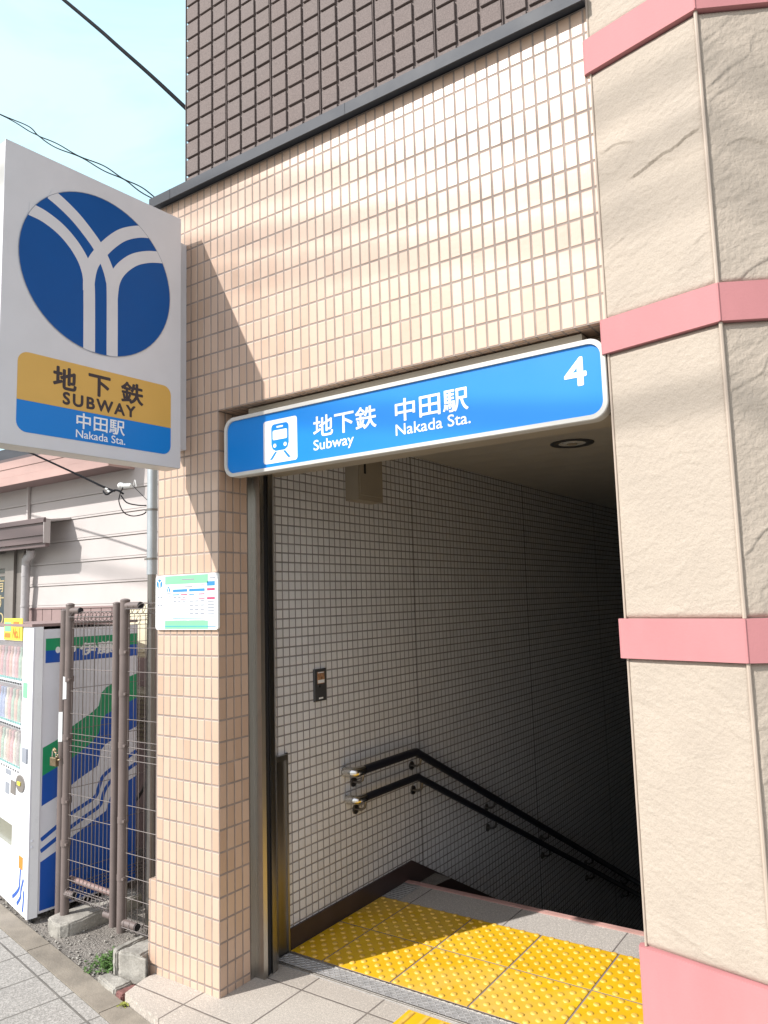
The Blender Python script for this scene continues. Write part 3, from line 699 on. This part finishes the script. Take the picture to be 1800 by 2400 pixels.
# ================================================================== FENCE AND GATE
def tubez(b, x, y, z0, z1, r=.027, seg=16): b.tube([(x, y, z0), (x, y, z1)], r, seg)
def mesh_panel(b, p0, p1, z0, z1, pitch=.05, zs=None):
    p0 = Vector((p0[0], p0[1], 0)); p1 = Vector((p1[0], p1[1], 0)); d = p1-p0; L = d.length; d.normalize(); nn = Vector((-d.y, d.x, 0))
    k = int(L/pitch)
    for i in range(k+1):
        q = p0+d*(i*pitch+(L-k*pitch)/2)
        b.tube([tuple(q+Vector((0, 0, z0))), tuple(q+Vector((0, 0, z1)))], .0018, 5)
    # rolled loops top and bottom
    for zz, sg in ((z1, 1), (z0, -1)):
        for i in range(k+1):
            q = p0+d*(i*pitch+(L-k*pitch)/2)
            lp = [q+nn*(.028*math.sin(t))+d*(.02*(1-math.cos(t))/2)+Vector((0, 0, zz+sg*(.028-.028*math.cos(t)))) for t in [2*math.pi*j/12 for j in range(12)]]
            b.tube([tuple(x) for x in lp], .0018, 5, closed=True)
    H = zs or []
    for z in H:
        o = nn*(-.0035)
        b.tube([tuple(p0+o+Vector((0, 0, z))), tuple(p1+o+Vector((0, 0, z)))], .0021, 5)
    for zz, sg in ((z1, 1), (z0, -1)):
        for dz, on in ((0, .004), (.056*sg, 0), (.028*sg, .028), (.028*sg, -.028)):
            b.tube([tuple(p0+nn*on+Vector((0, 0, zz+dz))), tuple(p1+nn*on+Vector((0, 0, zz+dz)))], .0021, 5)
HZ = [.22, .33, .45, .58, .70, .94, .975, 1.01, 1.045, 1.16, 1.29, 1.42, 1.55, 1.66]
def clampr(name, x, y, z, parent, d=Vector((1, 0, 0))):
    b = B(); tubez(b, x, y, z-.016, z+.016, .0295, 16); q = Vector((x, y, z))+d*.033+Vector((0, -.012, 0)); b.tube([tuple(q), tuple(q+Vector((0.004, -.016, 0)))], .008, 8); return b.done(name, M_post, parent, smooth=True)
# gate leaf
GL = thing('gate_leaf', 'narrow brown wire mesh gate leaf between two posts, padlocked at its left', 'gate', (-1.2, .16, .02))
b = B(); tubez(b, -1.448, .155, .02, 1.80, .025); b.ball((-1.448, .155, 1.80), .027, .027, .012); b.done('post', M_post, GL, smooth=True)
b = B(); tubez(b, -.993, .152, .05, 1.80, .021); b.ball((-.993, .152, 1.80), .023, .023, .01); b.done('post', M_post, GL, smooth=True)
b = B(); mesh_panel(b, (-1.42, .155), (-1.015, .152), .175, 1.70, .036, HZ); b.done('mesh_panel', M_mesh, GL)
for x0, x1, z in ((-1.43, -1.36, .14), (-1.07, -1.01, .10), (-1.43, -1.345, 1.765)):
    b = B(); b.tube([(x0, .155, z), (x1, .155, z)], .019, 12); so = b.done('socket', M_post, GL, smooth=True)
    if x0 < -1.2: b = B(); b.tube([(x1, .155, z), (x1+.007, .155, z)], .017, 12); b.done('socket_plug', M_slot, so)
for z in (.42, .66, 1.02, 1.36): clampr('clamp', -1.448, .155, z, GL)
b = B(); b.box(-1.4775, -1.4735, .136, .150, 1.24, 1.375); b.fbox(Fr((-1.448, .155, 0), (.8, .6, 0), (0, 0, 1), (.6, -.8, 0)), -.022, -.004, 1.245, 1.375, .0245, .0262); b.done('reflective_tape', M_bboard, GL)
# low rail behind gate, reddish
b = B(); b.tube([(-1.46, .20, .203), (-1.02, .20, .188)], .017, 10); b.done('lower_rail', mat('faded_pink_rail', (.25, .165, .15), .5), GL, smooth=True)
# fixed fence panel to the pillar
FP = thing('mesh_fence', 'brown wire mesh fence panel between its round post and the tiled pillar', 'fence', (-.7, .16, .02))
b = B(); tubez(b, -.925, .158, .035, 1.815, .0275); b.ball((-.925, .158, 1.815), .029, .029, .012); b.done('post', M_post, FP, smooth=True)
b = B(); mesh_panel(b, (-.89, .158), (-.458, .16), .105, 1.74, .048, HZ); b.done('mesh_panel', M_mesh, FP)
for x1, z in ((-.79, 1.785), (-.80, .085)):
    b = B(); b.tube([(-.905, .158, z), (x1, .158, z)], .0215, 12); so = b.done('socket', M_post, FP, smooth=True)
    b = B(); b.tube([(x1, .158, z), (x1+.008, .158, z)], .0195, 12); b.done('socket_plug', M_slot, so)
for z in (.32, .62, 1.02, 1.30, 1.53): clampr('clamp', -.925, .158, z, FP)
# latch post with return fence
LP = thing('fence_wing', 'brown post with mesh wing running back beside the vending machine', 'fence', (-1.56, .2, -.04))
b = B(); tubez(b, -1.545, .185, -.05, 1.765, .026); b.ball((-1.545, .185, 1.765), .027, .027, .01); b.done('post', M_post, LP, smooth=True)
b = B(); mesh_panel(b, (-1.535, .215), (-1.46, 1.22), .14, 1.66, .075, HZ[::2]); b.done('mesh_panel', M_mesh, LP)
b = B(); b.fbox(Fr((-1.545, .185, 0), (.8, .6, 0), (0, 0, 1), (.6, -.8, 0)), -.018, .006, .985, 1.16, .026, .0275); b.done('reflective_tape', M_bboard, LP)
# padlock and latch
PL = thing('padlock', 'weathered brass padlock with chain hanging on the gate post', 'padlock', (-1.50, .12, .86))
b = B(); b.fbox(F_wall(.125), -1.545, -1.487, .855, .905, 0, .024, ch=.004); b.done('lock_body', M_rust, PL)
b = B(); b.tube([(-1.533, .112, .905), (-1.533, .112, .935), (-1.525, .112, .948), (-1.507, .112, .948), (-1.499, .112, .935), (-1.499, .112, .905)], .0045, 8); b.done('shackle', M_chrome, PL, smooth=True)
b = B()
for k in range(7):
    t = k/6; c = Vector((-1.52+.05*t, .115-.012*math.sin(t*3), .945+.03*math.sin(t*math.pi)-.05*t))
    ax = Vector((1, 0, 0)) if k % 2 else Vector((0, 0, 1))
    lp = [c+Vector((math.cos(q)*.012, 0, math.sin(q)*.007)) if k % 2 else c+Vector((math.cos(q)*.012, math.sin(q)*.007, 0)) for q in [2*math.pi*j/10 for j in range(10)]]
    b.tube([tuple(x) for x in lp], .0028, 6, closed=True)
b.done('chain', M_rust, PL, smooth=True)
# concrete footing blocks
def rough_block(name, pts, z0, z1, label, m=M_conc, seed=1, cat='concrete block'):
    b = B(); cx = sum(p[0] for p in pts)/len(pts); cy = sum(p[1] for p in pts)/len(pts)
    b.prism(Fz, pts, z0, z1)
    bmesh.ops.recalc_face_normals(b.bm, faces=b.bm.faces[:])
    bmesh.ops.bevel(b.bm, geom=b.bm.edges[:], offset=.007, segments=2, affect='EDGES')
    bmesh.ops.triangulate(b.bm, faces=b.bm.faces[:])
    for q in range(4):
        bmesh.ops.subdivide_edges(b.bm, edges=[e for e in b.bm.edges if e.calc_length() > .012], cuts=1, use_grid_fill=True); bmesh.ops.triangulate(b.bm, faces=b.bm.faces[:])
    sv = Vector((seed, seed*.7, 0))
    dv_ = [Vector((noise.noise(v.co*14+sv), noise.noise(v.co*14-sv), noise.noise(v.co*14+sv*2)))*.008+Vector((noise.noise(v.co*60+sv), noise.noise(v.co*60-sv), noise.noise(v.co*60+sv*2)))*.003 for v in b.bm.verts]
    for v, d in zip(b.bm.verts, dv_): v.co += d
    o = b.done(name, m, None, smooth=False, off=(cx, cy, z0))
    for p in o.data.polygons: p.use_smooth = True
    return tag(o, label, cat)
rough_block('concrete_block', [(-1.50, .085), (-1.40, .045), (-1.345, .055), (-1.30, .10), (-1.31, .60), (-1.50, .60)], -.07, .022, 'mossy concrete footing block under the left gate post', seed=3)
rough_block('concrete_block', [(-.635, -.078), (-.456, -.040), (-.51, -.035), (-.51, .11), (-.645, .11)], -.05, .088, 'broken concrete block beside the foot of the tiled pillar', seed=8)
rough_block('concrete_slab', [(-.682, -.075), (-.647, -.083), (-.657, .11), (-.70, .11)], -.05, .088, 'thin upright concrete slab split off the block by the pillar', seed=12, cat='concrete slab')
rough_block('concrete_slab', [(-.70, -.145), (-.52, -.182), (-.505, -.085), (-.685, -.088)], -.06, -.012, 'flat concrete piece lying in front of the broken block', seed=15, cat='concrete slab')
rough_block('paving_fragment', [(-.515, -.183), (-.45, -.195), (-.46, -.085), (-.500, -.083)], -.06, -.020, 'dark red paving fragment between the concrete and the station floor', M_redp, 21, 'paving fragment')
rough_block('concrete_slab', [(-1.25, .62), (-.62, .55), (-.60, .95), (-1.25, 1.0)], -.07, .10, 'mossy concrete step behind the mesh fence', mat('mossy_concrete', (.20, .195, .13), .95, var=.4, vs=8, bump=.7), 27, 'concrete slab')

# weeds
def weed(name, label, cx, cy, sx, sy, n, hmax, m, seed):
    rn = random.Random(seed); b = B()
    for _ in range(n):
        u, v = rn.gauss(0, .5), rn.gauss(0, .5); x = cx+u*sx; y = cy+v*sy; h = hmax*rn.uniform(.35, 1)*max(.25, 1-.5*math.hypot(u, v))
        a = rn.uniform(0, 6.28); ln = Vector((math.cos(a), math.sin(a), 0)); base = Vector((x, y, -.05)); top = base+ln*h*rn.uniform(.2, .9)+Vector((0, 0, h))
        sd = Vector((-ln.y, ln.x, 0))
        b.tube([tuple(base), tuple((base+top)*.5+Vector((0, 0, h*.15))), tuple(top)], [.0011, .0009, .0004], 4)
        for k in range(rn.randint(4, 8)):
            t = rn.uniform(.25, 1); p = base.lerp(top, t); q = rn.uniform(0, 6.28); l = rn.uniform(.010, .024); w = l*rn.uniform(.22, .4)
            dd = Vector((math.cos(q), math.sin(q), rn.uniform(.0, .9))).normalized(); ss = dd.cross(Vector((0, 0, 1))).normalized()
            b.quad(p, p+dd*l*.5+ss*w, p+dd*l-Vector((0, 0, l*.15)), p+dd*l*.5-ss*w)
    return tag(b.done(name, m, None, off=(cx, cy, -.05)), label, 'weeds')
weed('weed_clump', 'green weed clump growing beside the broken concrete block', -.80, .02, .10, .11, 150, .085, M_leaf, 5)
weed('weed_clump', 'small yellow-green weed tuft at the corner of the station floor', -.405, -.215, .018, .012, 22, .022, M_leaf2, 9)

# ================================================================== GALVANISED POLE AND SERVICE CABLE
GPole = thing('metal_pole', 'slim galvanised pole standing behind the fence beside the tiled pillar', 'pole', (-.835, .27, -.05))
b = B(); tubez(b, -.835, .27, -.07, 1.97, .024, 20); b.done('lower_pipe', M_steeld, GPole, smooth=True)  # lower half in darker steel: shade on the pole put into its colour
b = B(); tubez(b, -.835, .27, 1.96, 3.05, .029, 20); b.done('upper_pipe', M_galv, GPole, smooth=True)
for z in (2.335, 2.05):
    b = B(); tubez(b, -.835, .27, z-.006, z+.006, .031, 20); b.box(-.885, -.86, .255, .275, z-.005, z+.005); b.done('clamp_band', M_steeld, GPole, smooth=True)
SC = thing('service_cable', 'black service cable with white insulators looping to the galvanised pole', 'cable', (-1.0, .27, 2.4))
def catmull(P, n=8):
    P = [Vector(p) for p in P]; out = []
    for i in range(len(P)-1):
        p0 = P[max(i-1, 0)]; p1 = P[i]; p2 = P[i+1]; p3 = P[min(i+2, len(P)-1)]
        for k in range(n):
            t = k/n; out.append(0.5*((2*p1)+(-p0+p2)*t+(2*p0-5*p1+4*p2-p3)*t*t+(-p0+3*p1-3*p2+p3)*t**3))
    out.append(P[-1]); return [tuple(p) for p in out]
b = B()
b.tube(catmull([(-8.0, -.9, 5.4), (-4.2, .1, 3.7), (-2.30, .55, 2.83), (-1.72, .55, 2.60), (-1.40, .42, 2.52)]), .0075, 6)
b.tube(catmull([(-1.60, .48, 2.545), (-1.45, .40, 2.50), (-1.25, .32, 2.50), (-1.12, .28, 2.46)]), .006, 6)
b.tube(catmull([(-1.12, .28, 2.50), (-1.135, .27, 2.46), (-1.145, .27, 2.41), (-1.10, .27, 2.345), (-1.02, .27, 2.315), (-.93, .27, 2.315), (-.885, .265, 2.325)]), .0035, 6)
b.tube(catmull([(-1.14, .28, 2.45), (-1.07, .27, 2.40), (-.97, .27, 2.375), (-.885, .265, 2.365)]), .004, 6)
b.tube(catmull([(-1.03, .28, 2.50), (-.98, .27, 2.47), (-.90, .27, 2.41), (-.87, .27, 2.39)]), .002, 5)
b.done('wire', M_cable, SC, smooth=True)
b = B(); b.ball((-1.155, .29, 2.513), .022, .022, .02)
for k in range(4): b.tube([(-1.13+k*.022, .285, 2.508-.002*k), (-1.118+k*.022, .285, 2.507-.002*k)], [.017, .010], 10)
b.tube(catmull([(-1.03, .285, 2.49), (-1.01, .28, 2.53), (-.995, .28, 2.49)]), .003, 6)
b.done('insulator', M_porc, SC, smooth=True)
b = B(); 
for k in range(5): b.ball((-1.60+k*.028, .50-.012*k, 2.563-.012*k+.004*(k % 2)), .010, .008, .008, 8, 6)
b.done('wire_wrap', M_porc, SC, smooth=True)

# overhead wires
def wire(label, pts, r, name='overhead_wire', off=None):
    b = B(); b.tube(catmull(pts), r, 7); return tag(b.done(name, M_cable, None, smooth=True, off=pts[0]), label, 'power line', 'overhead wires')
wire('thick black overhead cable crossing the top of the sky to the building', [(-20.0, 3.5, 24.1), (-13.0, 3.5, 17.05), (-7.054, 3.5, 10.981), (-5.65, 3.5, 9.52), (-4.417, 3.5, 8.197), (-2.0, 3.5, 5.5)], .027)
TW = thing('twisted_wire_pair', 'thin twisted pair of wires sloping down behind the projecting sign', 'power line', (-5.7, 2.5, 7.7), 'overhead wires')
P0 = catmull([(-12, 2.5, 11.8), (-6.901, 2.5, 8.504), (-5.748, 2.5, 7.671), (-4.501, 2.5, 6.828), (-3.586, 2.5, 6.142), (-2.2, 2.5, 5.0)], 40)
for ph in (0, math.pi):
    b = B(); b.tube([(p[0]+.010*math.sin(i*.2+ph), p[1], p[2]+.004*math.sin(ph+.3)*0+.016*(1 if ph else -1)+.007*math.sin(i*.2+ph)) for i, p in enumerate(P0)], .0075, 6); b.done('wire', M_cable, TW, smooth=True)
# street cables in front (outside the frame) whose soft shadows fall on the facade
def street_cable(xf, zf, dist, r, label):
    k = dist; p = Vector((xf-.54*k, -k, zf+.95*k)); pts = [p+U*s-Vector((0, 0, .0)) for s in (-14, -6, -2, 0, 2, 6, 14)]
    wire(label, [tuple(q) for q in pts], r)
street_cable(1.0, 3.665, 9.0, .018, 'highest of the street cables hung over the pavement before the entrance')
street_cable(1.0, 3.425, 8.6, .018, 'street cable hung just under the highest one over the pavement')
street_cable(1.94, 3.08, 10.5, .018, 'street cable second from the bottom over the pavement before the entrance')
street_cable(1.3, 2.50, 8.2, .022, 'lowest of the street cables hung over the pavement before the entrance')

# ================================================================== HOUSE BEHIND
HO = thing('house', 'pale sided house with pink-brown eave behind the mesh fence', 'house', (-3, 1.3, -.05))
b = B(); b.box(-9, -.46, 1.305, 5, -.07, 3.0); b.done('house_body', M_slab, HO)
b = B(); zb = 1.79; i = 0
while zb < 2.98:
    h = .189; yb = 1.304
    b.hexa([(-9, yb-.016, zb), (-.46, yb-.016, zb), (-.46, yb, zb), (-9, yb, zb), (-9, yb-.007, zb+h-.005), (-.46, yb-.007, zb+h-.005), (-.46, yb, zb+h-.005), (-9, yb, zb+h-.005)])
    b.box(-9, -.46, yb-.019, yb-.0165, zb+.018, zb+.023)
    zb += h
b.done('siding', M_side, HO)
b = B()
for k in range(60): b.box(-9+k*.142, -9+k*.142+.134, 1.288, 1.304, -.07, 1.775)
b.box(-9, -.46, 1.280, 1.304, 1.7755, 1.789); b.done('lower_siding', M_dado, HO)
for x0, x1 in ((-3.875, -3.845), (-2.015, -1.99)):
    b = B(); b.box(x0, x1, 1.265, 1.288, 1.79, 2.97); b.done('batten', M_side, HO)
b = B(); b.box(-9, -2.36, 1.05, 1.06, 2.885, 2.955); b.box(-9, -2.36, 1.054, 1.064, 2.957, 3.03); b.box(-9, -2.36, 1.048, 1.06, 3.032, 3.10); b.box(-2.359, -2.351, 1.05, 5, 2.885, 3.10); b.done('fascia', M_fasc, HO)
b = B(); b.box(-9, -2.361, 1.066, 5, 2.895, 2.91); b.done('soffit', M_soff, HO)
b = B(); b.hexa([(-9, 1.06, 3.10), (-2.36, 1.06, 3.10), (-2.36, 5, 3.9), (-9, 5, 3.9), (-9, 1.06, 3.13), (-2.36, 1.06, 3.13), (-2.36, 5, 3.93), (-9, 5, 3.93)]); b.done('roof', M_awn, HO)
b = B(); b.box(-9, -2.5, 1.15, 1.19, 3.10, 3.26); b.done('roof_ridge_trim', M_ledge, HO)
b = B(); b.box(-9, -3.20, 1.05, 1.088, 2.30, 2.535); b.box(-9, -3.192, 1.03, 1.048, 2.505, 2.545); b.box(-9, -3.197, 1.036, 1.0495, 2.40, 2.405); b.box(-9, -3.197, 1.03, 1.0495, 2.335, 2.36); b.done('awning', M_awn, HO)
b = B(); b.hexa([(-9, 1.0885, 2.52), (-3.20, 1.0885, 2.52), (-3.20, 1.284, 2.545), (-9, 1.284, 2.545), (-9, 1.0885, 2.535), (-3.20, 1.0885, 2.535), (-3.20, 1.284, 2.56), (-9, 1.284, 2.56)]); b.box(-3.1995, -3.193, 1.03, 1.09, 2.33, 2.53); b.done('awning_flashing', M_side, HO)
b = B(); b.tube(catmull([(-3.62, 1.17, 2.30), (-3.64, 1.18, 2.255), (-3.72, 1.20, 2.235), (-3.77, 1.22, 2.19), (-3.775, 1.22, 2.12), (-3.775, 1.22, .9), (-3.775, 1.22, -.05)], 5), .036, 14); b.done('downpipe', M_pipe, HO, smooth=True)
b = B(); tubez(b, -3.775, 1.22, 1.80, 1.815, .040, 14); tubez(b, -3.775, 1.22, 2.07, 2.10, .039, 14); b.done('pipe_clip', M_pipe, HO, smooth=True)
b = B(); b.box(-4.13, -3.985, 1.225, 1.2875, -.05, 2.32); b.box(-9, -4.131, 1.235, 1.2875, 2.16, 2.30); b.box(-3.98, -3.86, 1.25, 1.2875, -.05, 2.32); b.done('door_frame', M_alum, HO)
b = B(); b.box(-9, -4.131, 1.262, 1.2875, -.05, 2.158); b.done('door_glass', M_glass, HO)
b = B(); b.box(-5.2, -4.131, 1.252, 1.2615, 2.09, 2.12); b.done('door_rail', M_alum, HO)
Fd = F_wall(1.2615)
for i, ch in enumerate('有すり'): text(ch, Fd, -4.33, -4.20, 1.945-i*.155, 2.07-i*.155, 'door_lettering', M_gold, HO, .001, .004)

# things on the house wall behind the fence
MB_ = thing('meter_box', 'cream meter box on the house wall seen through the fence panel', 'meter box', (-1.8, 1.1, 1.45))
b = B(); b.fbox(F_wall(1.278), -2.20, -1.86, 1.40, 1.80, 0, .2, ch=.012); b.done('box_body', M_cbox, MB_)
b = B(); b.fbox(F_wall(1.078), -2.17, -1.89, 1.44, 1.76, .0005, .008, ch=.003); b.done('box_lid', M_cbox, MB_)
AC = thing('wall_unit', 'olive beige wall unit with pipes on the house wall behind the fence panel', 'wall unit', (-1.9, 1.1, .8))
b = B(); b.fbox(F_wall(1.278), -2.28, -1.66, .80, 1.16, 0, .24, ch=.012); b.done('unit_body', M_olive, AC)
b = B()
for k in range(9): b.fbox(F_wall(1.037), -2.25, -1.80, .84+k*.032, .848+k*.032, 0, .003)
b.done('grille', M_alum, AC)
b = B(); b.tube(catmull([(-1.78, 1.10, 1.40), (-1.76, 1.1, 1.30), (-1.72, 1.1, 1.17)]), .012, 8); b.tube([(-1.60, 1.2, 1.45), (-1.60, 1.2, .9)], .035, 12); b.tube(catmull([(-1.75, 1.02, .80), (-1.77, 1.0, .6), (-1.85, .98, .45), (-1.98, .98, .35), (-2.05, .98, .2)]), .011, 8); b.tube(catmull([(-1.70, 1.02, .80), (-1.71, 1.0, .4), (-1.74, 1.0, .02)]), .011, 8); b.tube([(-1.58, 1.2, .88), (-1.58, 1.2, -.03)], .04, 12)
b.done('pipe', M_dark, AC, smooth=True)

# ================================================================== VENDING MACHINE
VM = thing('vending_machine', 'white drink vending machine with green and blue side graphics', 'vending machine', (-1.95, .45, -.05))
v0 = Vector((-1.654, .048, 0)); sdir = Vector((.07, .9975, 0)).normalized(); sn = Vector((.9975, -.07, 0)).normalized()
Fv = Fr(v0, sdir, (0, 0, 1), sn)
fdir = Vector((math.cos(R(14)), -math.sin(R(14)), 0)); fn = Vector((-math.sin(R(14)), -math.cos(R(14)), 0))
Ff = Fr(v0, fdir, (0, 0, 1), fn)     # a runs to the right, negative = left
W = 1.02; D = .72
A0 = v0; A1 = v0+sdir*D; A2 = A1-fdir*W; A3 = v0-fdir*W
def pl(v): return (v.x, v.y)
dd = v0+sdir*.062; dl = A3+sdir*.062
b = B(); b.prism(Fz, [pl(dd), pl(A1), pl(A2), pl(dl)], -.005, 1.655); b.done('cabinet', M_vgrey, VM)
b = B(); vs_ = []
# door shell as a frame around the display window (a -.92..-.195, z 0.80..1.58)
def dbox(a0, a1, z0, z1, c0=-.058, c1=0): b.fbox(Ff, a0, a1, z0, z1, c0, c1)
dbox(-.195, -.002, -.018, 1.672); dbox(-1.018, -.92, -.018, 1.672); dbox(-.9199, -.1951, 1.58, 1.672); dbox(-.9199, -.1951, .45, .795); dbox(-.9199, -.33, -.018, .285); dbox(-.3299, -.1951, -.018, .4499); dbox(-.9199, -.86, .2851, .4499)
b.done('door', M_vwhite, VM)
b = B(); b.fbox(Fv, .001, .055, -.018, 1.67, -.02, .0); b.fbox(Fv, .062, .070, 0, 1.654, .0, .002); b.done('door_edge', M_vgrey, VM)
b = B(); b.prism(Fz, [pl(v0+fn*.01), pl(A1), pl(A2), pl(A3+fn*.01)], 1.673, 1.69); b.done('top_cap', M_dado, VM)
b = B(); b.fbox(Ff, -.90, -.30, .292, .445, -.058, -.035); b.done('flap', mat('smoky_flap', (.20, .20, .15), .2), VM)
b = B(); b.fbox(Ff, -.919, -.196, .796, 1.579, -.057, -.052); b.done('display_back', mat('display_backing', (.50, .40, .38), .6, var=.25, vs=8), VM)
def veil():  # pale base and partial alpha put the glass reflection's haze into the colour
    k = NT('acrylic_window'); k.b.inputs['Base Color'].default_value = (.7, .72, .75, 1); k.b.inputs['Roughness'].default_value = .08
    k.b.inputs['Alpha'].default_value = .16; return k.m
b = B(); b.fbox(Ff, -.9195, -.1955, .80, 1.578, -.0025, -.0015); b.done('display_window', veil(), VM)
b = B()
for z in (1.335, 1.065, .80): b.fbox(Ff, -.9195, -.1955, z-.03, z+.012, -.051, -.005)
b.done('shelf', M_vwhite, VM)
for z in (1.323, 1.053, .79):
    for k in range(14):
        b = B(); b.fbox(Ff, -.90+k*.05, -.90+k*.05+.022, z-.012, z+.0, -.0012, .002); b.done('select_button', M_dark, VM)
        b = B(); b.fbox(Ff, -.905+k*.05, -.905+k*.05+.034, z+.015, z+.027, -.0012, .001); b.done('price_tag', mat('teal_price_tag', (.22, .44, .42), .5), VM)
for q in ((-.50, -.385, .74, .772, .002), (-.495, -.41, .62, .69, .002)):
    b = B(); b.fbox(Ff, q[0], q[1], q[2], q[3], 0, q[4]); b.done('slot_plate', M_bgrey, VM)
b = B(); b.fbox(Ff, -.14, -.055, .86, .945, 0, .010); b.done('door_handle', M_bgrey, VM)
b = B(); b.prism(Ff, ell(-.175, .725, .08, .05, 24), 0, .008); b.fbox(Ff, -.37, -.275, .64, .72, 0, .006); b.done('coin_slot', M_alum, VM)
b = B(); b.fbox(Ff, -.21, -.155, .715, .735, .0085, .014); b.done('coin_lever', M_popy, VM)
b = B(); b.fbox(Ff, -.177, -.10, .235, .307, 0, .0015); b.done('orange_mark', M_popo, VM)
b = B(); b.ribbon(Ff, smooth_poly([(-.14, .235), (-.15, .16), (-.16, .12), (-.22, .075), (-.288, .038)]), .022, 0, .0015); b.ribbon(Ff, smooth_poly([(-.08, .19), (-.12, .12), (-.13, .075), (-.196, .02)]), .022, 0, .0015); b.ribbon(Ff, smooth_poly([(-.075, .125), (-.072, .07), (-.085, .005)]), .022, 0, .0015); b.done('blue_stripe', M_vblue, VM)
b = B(); b.fbox(Ff, -.178, -.094, 1.24, 1.332, 0, .0015); b.done('green_sticker', M_bgreen, VM)
b = B(); b.fbox(Ff, -.9, -.70, .50, .74, 0, .0012); b.done('red_sticker', mat('pale_red_sticker', (.70, .22, .18), .5), VM)
b = B()
for a, z in ((.02, .42), (.02, .385)): b.ball(tuple(Fv(a, z, .001)), .007, .007, .007, 8, 6)
b.done('bolt', M_vgrey, VM, smooth=True)
b = B()
for a, c in ((.03, -.03), (.03, -.9), (.65, -.04), (.65, -.9)):
    p = v0+sdir*a+fdir*c; b.tube([(p.x, p.y, -.06), (p.x, p.y, -.006)], .013, 10); b.tube([(p.x, p.y, -.062), (p.x, p.y, -.048)], .024, 12)
b.done('foot', M_dark, VM)
# side graphics
ce = D-.002
gt = [(.072, .946), (.161, .98), (.271, 1.053), (.40, 1.12), (.438, 1.15), (.455, 1.228), (.49, 1.262), (.546, 1.285), (ce, 1.33)]
gb = [(.074, .782), (.262, .855), (.385, .922), (.441, .977), (.457, 1.059), (.49, 1.09), (.549, 1.11), (ce, 1.17)]
bb = [(.073, .607), (.169, .643), (.305, .717), (.437, .776), (.457, .869), (.49, .90), (.544, .924), (ce, .98)]
def between(b, up, lo, c0, c1):
    def at(P, x):
        for i in range(len(P)-1):
            if P[i][0] <= x <= P[i+1][0]: t = (x-P[i][0])/(P[i+1][0]-P[i][0]); return P[i][1]+(P[i+1][1]-P[i][1])*t
        return P[0][1] if x < P[0][0] else P[-1][1]
    X = sorted(set([.073]+[p[0] for p in up+lo if .073 < p[0] < ce]+[ce]))
    for x0, x1 in zip(X, X[1:]): b.prism(Fv, [(x0, at(lo, x0)), (x1, at(lo, x1)), (x1, at(up, x1)), (x0, at(up, x0))], c0, c1)
b = B(); between(b, gt, gb, .0002, .0012); b.fbox(Fv, .077, ce, 1.525, 1.598, .0002, .0012); b.done('green_stripe', M_vgreen, VM)
b = B(); between(b, gb, bb, .0002, .0012); b.fbox(Fv, .077, ce, 1.450, 1.5249, .0002, .0012)
between(b, [(.073, .285), (.176, .326), (.264, .378), (.499, .483), (.52, .54), (.541, .596), (ce, .66)], [(.073, .010), (ce, .004)], .0002, .0012)
for P in ([(.073, .412), (.173, .467), (.261, .520), (.349, .555), (.425, .59), (.448, .645), (.475, .70), (.543, .741), (ce, .82)], [(.073, .347), (.174, .398), (.27, .445), (.371, .488), (.455, .527), (.482, .60), (.51, .64), (.544, .666), (ce, .74)]):
    b.ribbon(Fv, smooth_poly(P), .024, .0003, .0012)
b.done('blue_stripe', M_vblue, VM)
text('伊藤園', Fv, .305, .645, 1.482, 1.556, 'lettering', M_wtext, VM, .0013, .02)
b = B(); b.prism(Fv, ell(.155, 1.525, .016, .02, 16), .0013, .002); b.prism(Fv, ell(.262, 1.525, .012, .02, 16), .0013, .002); b.done('logo_dot', M_wtext, VM)
# drinks on display
pal = {'orange': (.72, .22, .05), 'red': (.62, .05, .05), 'green': (.10, .36, .12), 'blue': (.04, .16, .55), 'pale pink': (.70, .42, .40), 'cream': (.72, .62, .40), 'brown': (.22, .10, .05)}
rows = [(1.348, ['cream', 'green', 'red', 'pale pink', 'orange', 'red', 'brown', 'red', 'orange', 'green'], 'top'), (1.078, ['brown', 'green', 'orange', 'green', 'red', 'cream', 'blue', 'blue', 'red', 'pale pink'], 'middle'), (.813, ['green', 'brown', 'cream', 'red', 'orange', 'cream', 'green', 'orange', 'pale pink', 'green'], 'bottom')]
ordn = ['nearest the machine\'s right edge', 'second from the right edge', 'third from the right edge', 'fourth from the right edge', 'fifth from the right edge', 'sixth from the right edge', 'seventh from the right edge', 'eighth from the right edge', 'ninth from the right edge', 'tenth from the right edge']
for z, cs, rn in rows:
    for k, cn in enumerate(cs):
        a = -.235-k*.067; p = Ff(a, z, -.026); b = B(); hh = .195
        b.tube([(p.x, p.y, p.z+q*hh) for q in (0, .04, .5, .62, .85, .87, 1.0)], [.019, .021, .021, .021, .010, .012, .012], 12)
        tag(b.done('drink_bottle', mat('drink_'+cn.replace(' ', '_'), [.30+.55*q for q in pal[cn]], .35, var=.35, vs=45), None, smooth=True, off=tuple(p)), cn+' drink bottle in the '+rn+' display row, '+ordn[k], 'drink bottle', 'drink bottles in the vending machine')  # colours lifted towards white: washed-out glare on the glass put into them
# promo cards on top edge
PC = thing('promo_card', 'yellow promotional card clipped to the top of the vending machine door', 'card', (-1.95, .1, 1.58))
b = B(); b.fbox(Ff, -.60, -.205, 1.585, 1.725, .004, .008); b.done('card', M_popy, PC)
text('No.1', Ff, -.40, -.25, 1.60, 1.665, 'lettering', M_popo, PC, .0085, .02)
b = B(); b.fbox(Ff, -.39, -.27, 1.68, 1.705, .0085, .0095); b.fbox(Ff, -.58, -.45, 1.60, 1.63, .0085, .0095); b.done('print', M_popo, PC)
b = B(); b.fbox(Ff, -.58, -.44, 1.64, 1.70, .0085, .0095); b.done('green_print', M_bgreen, PC)
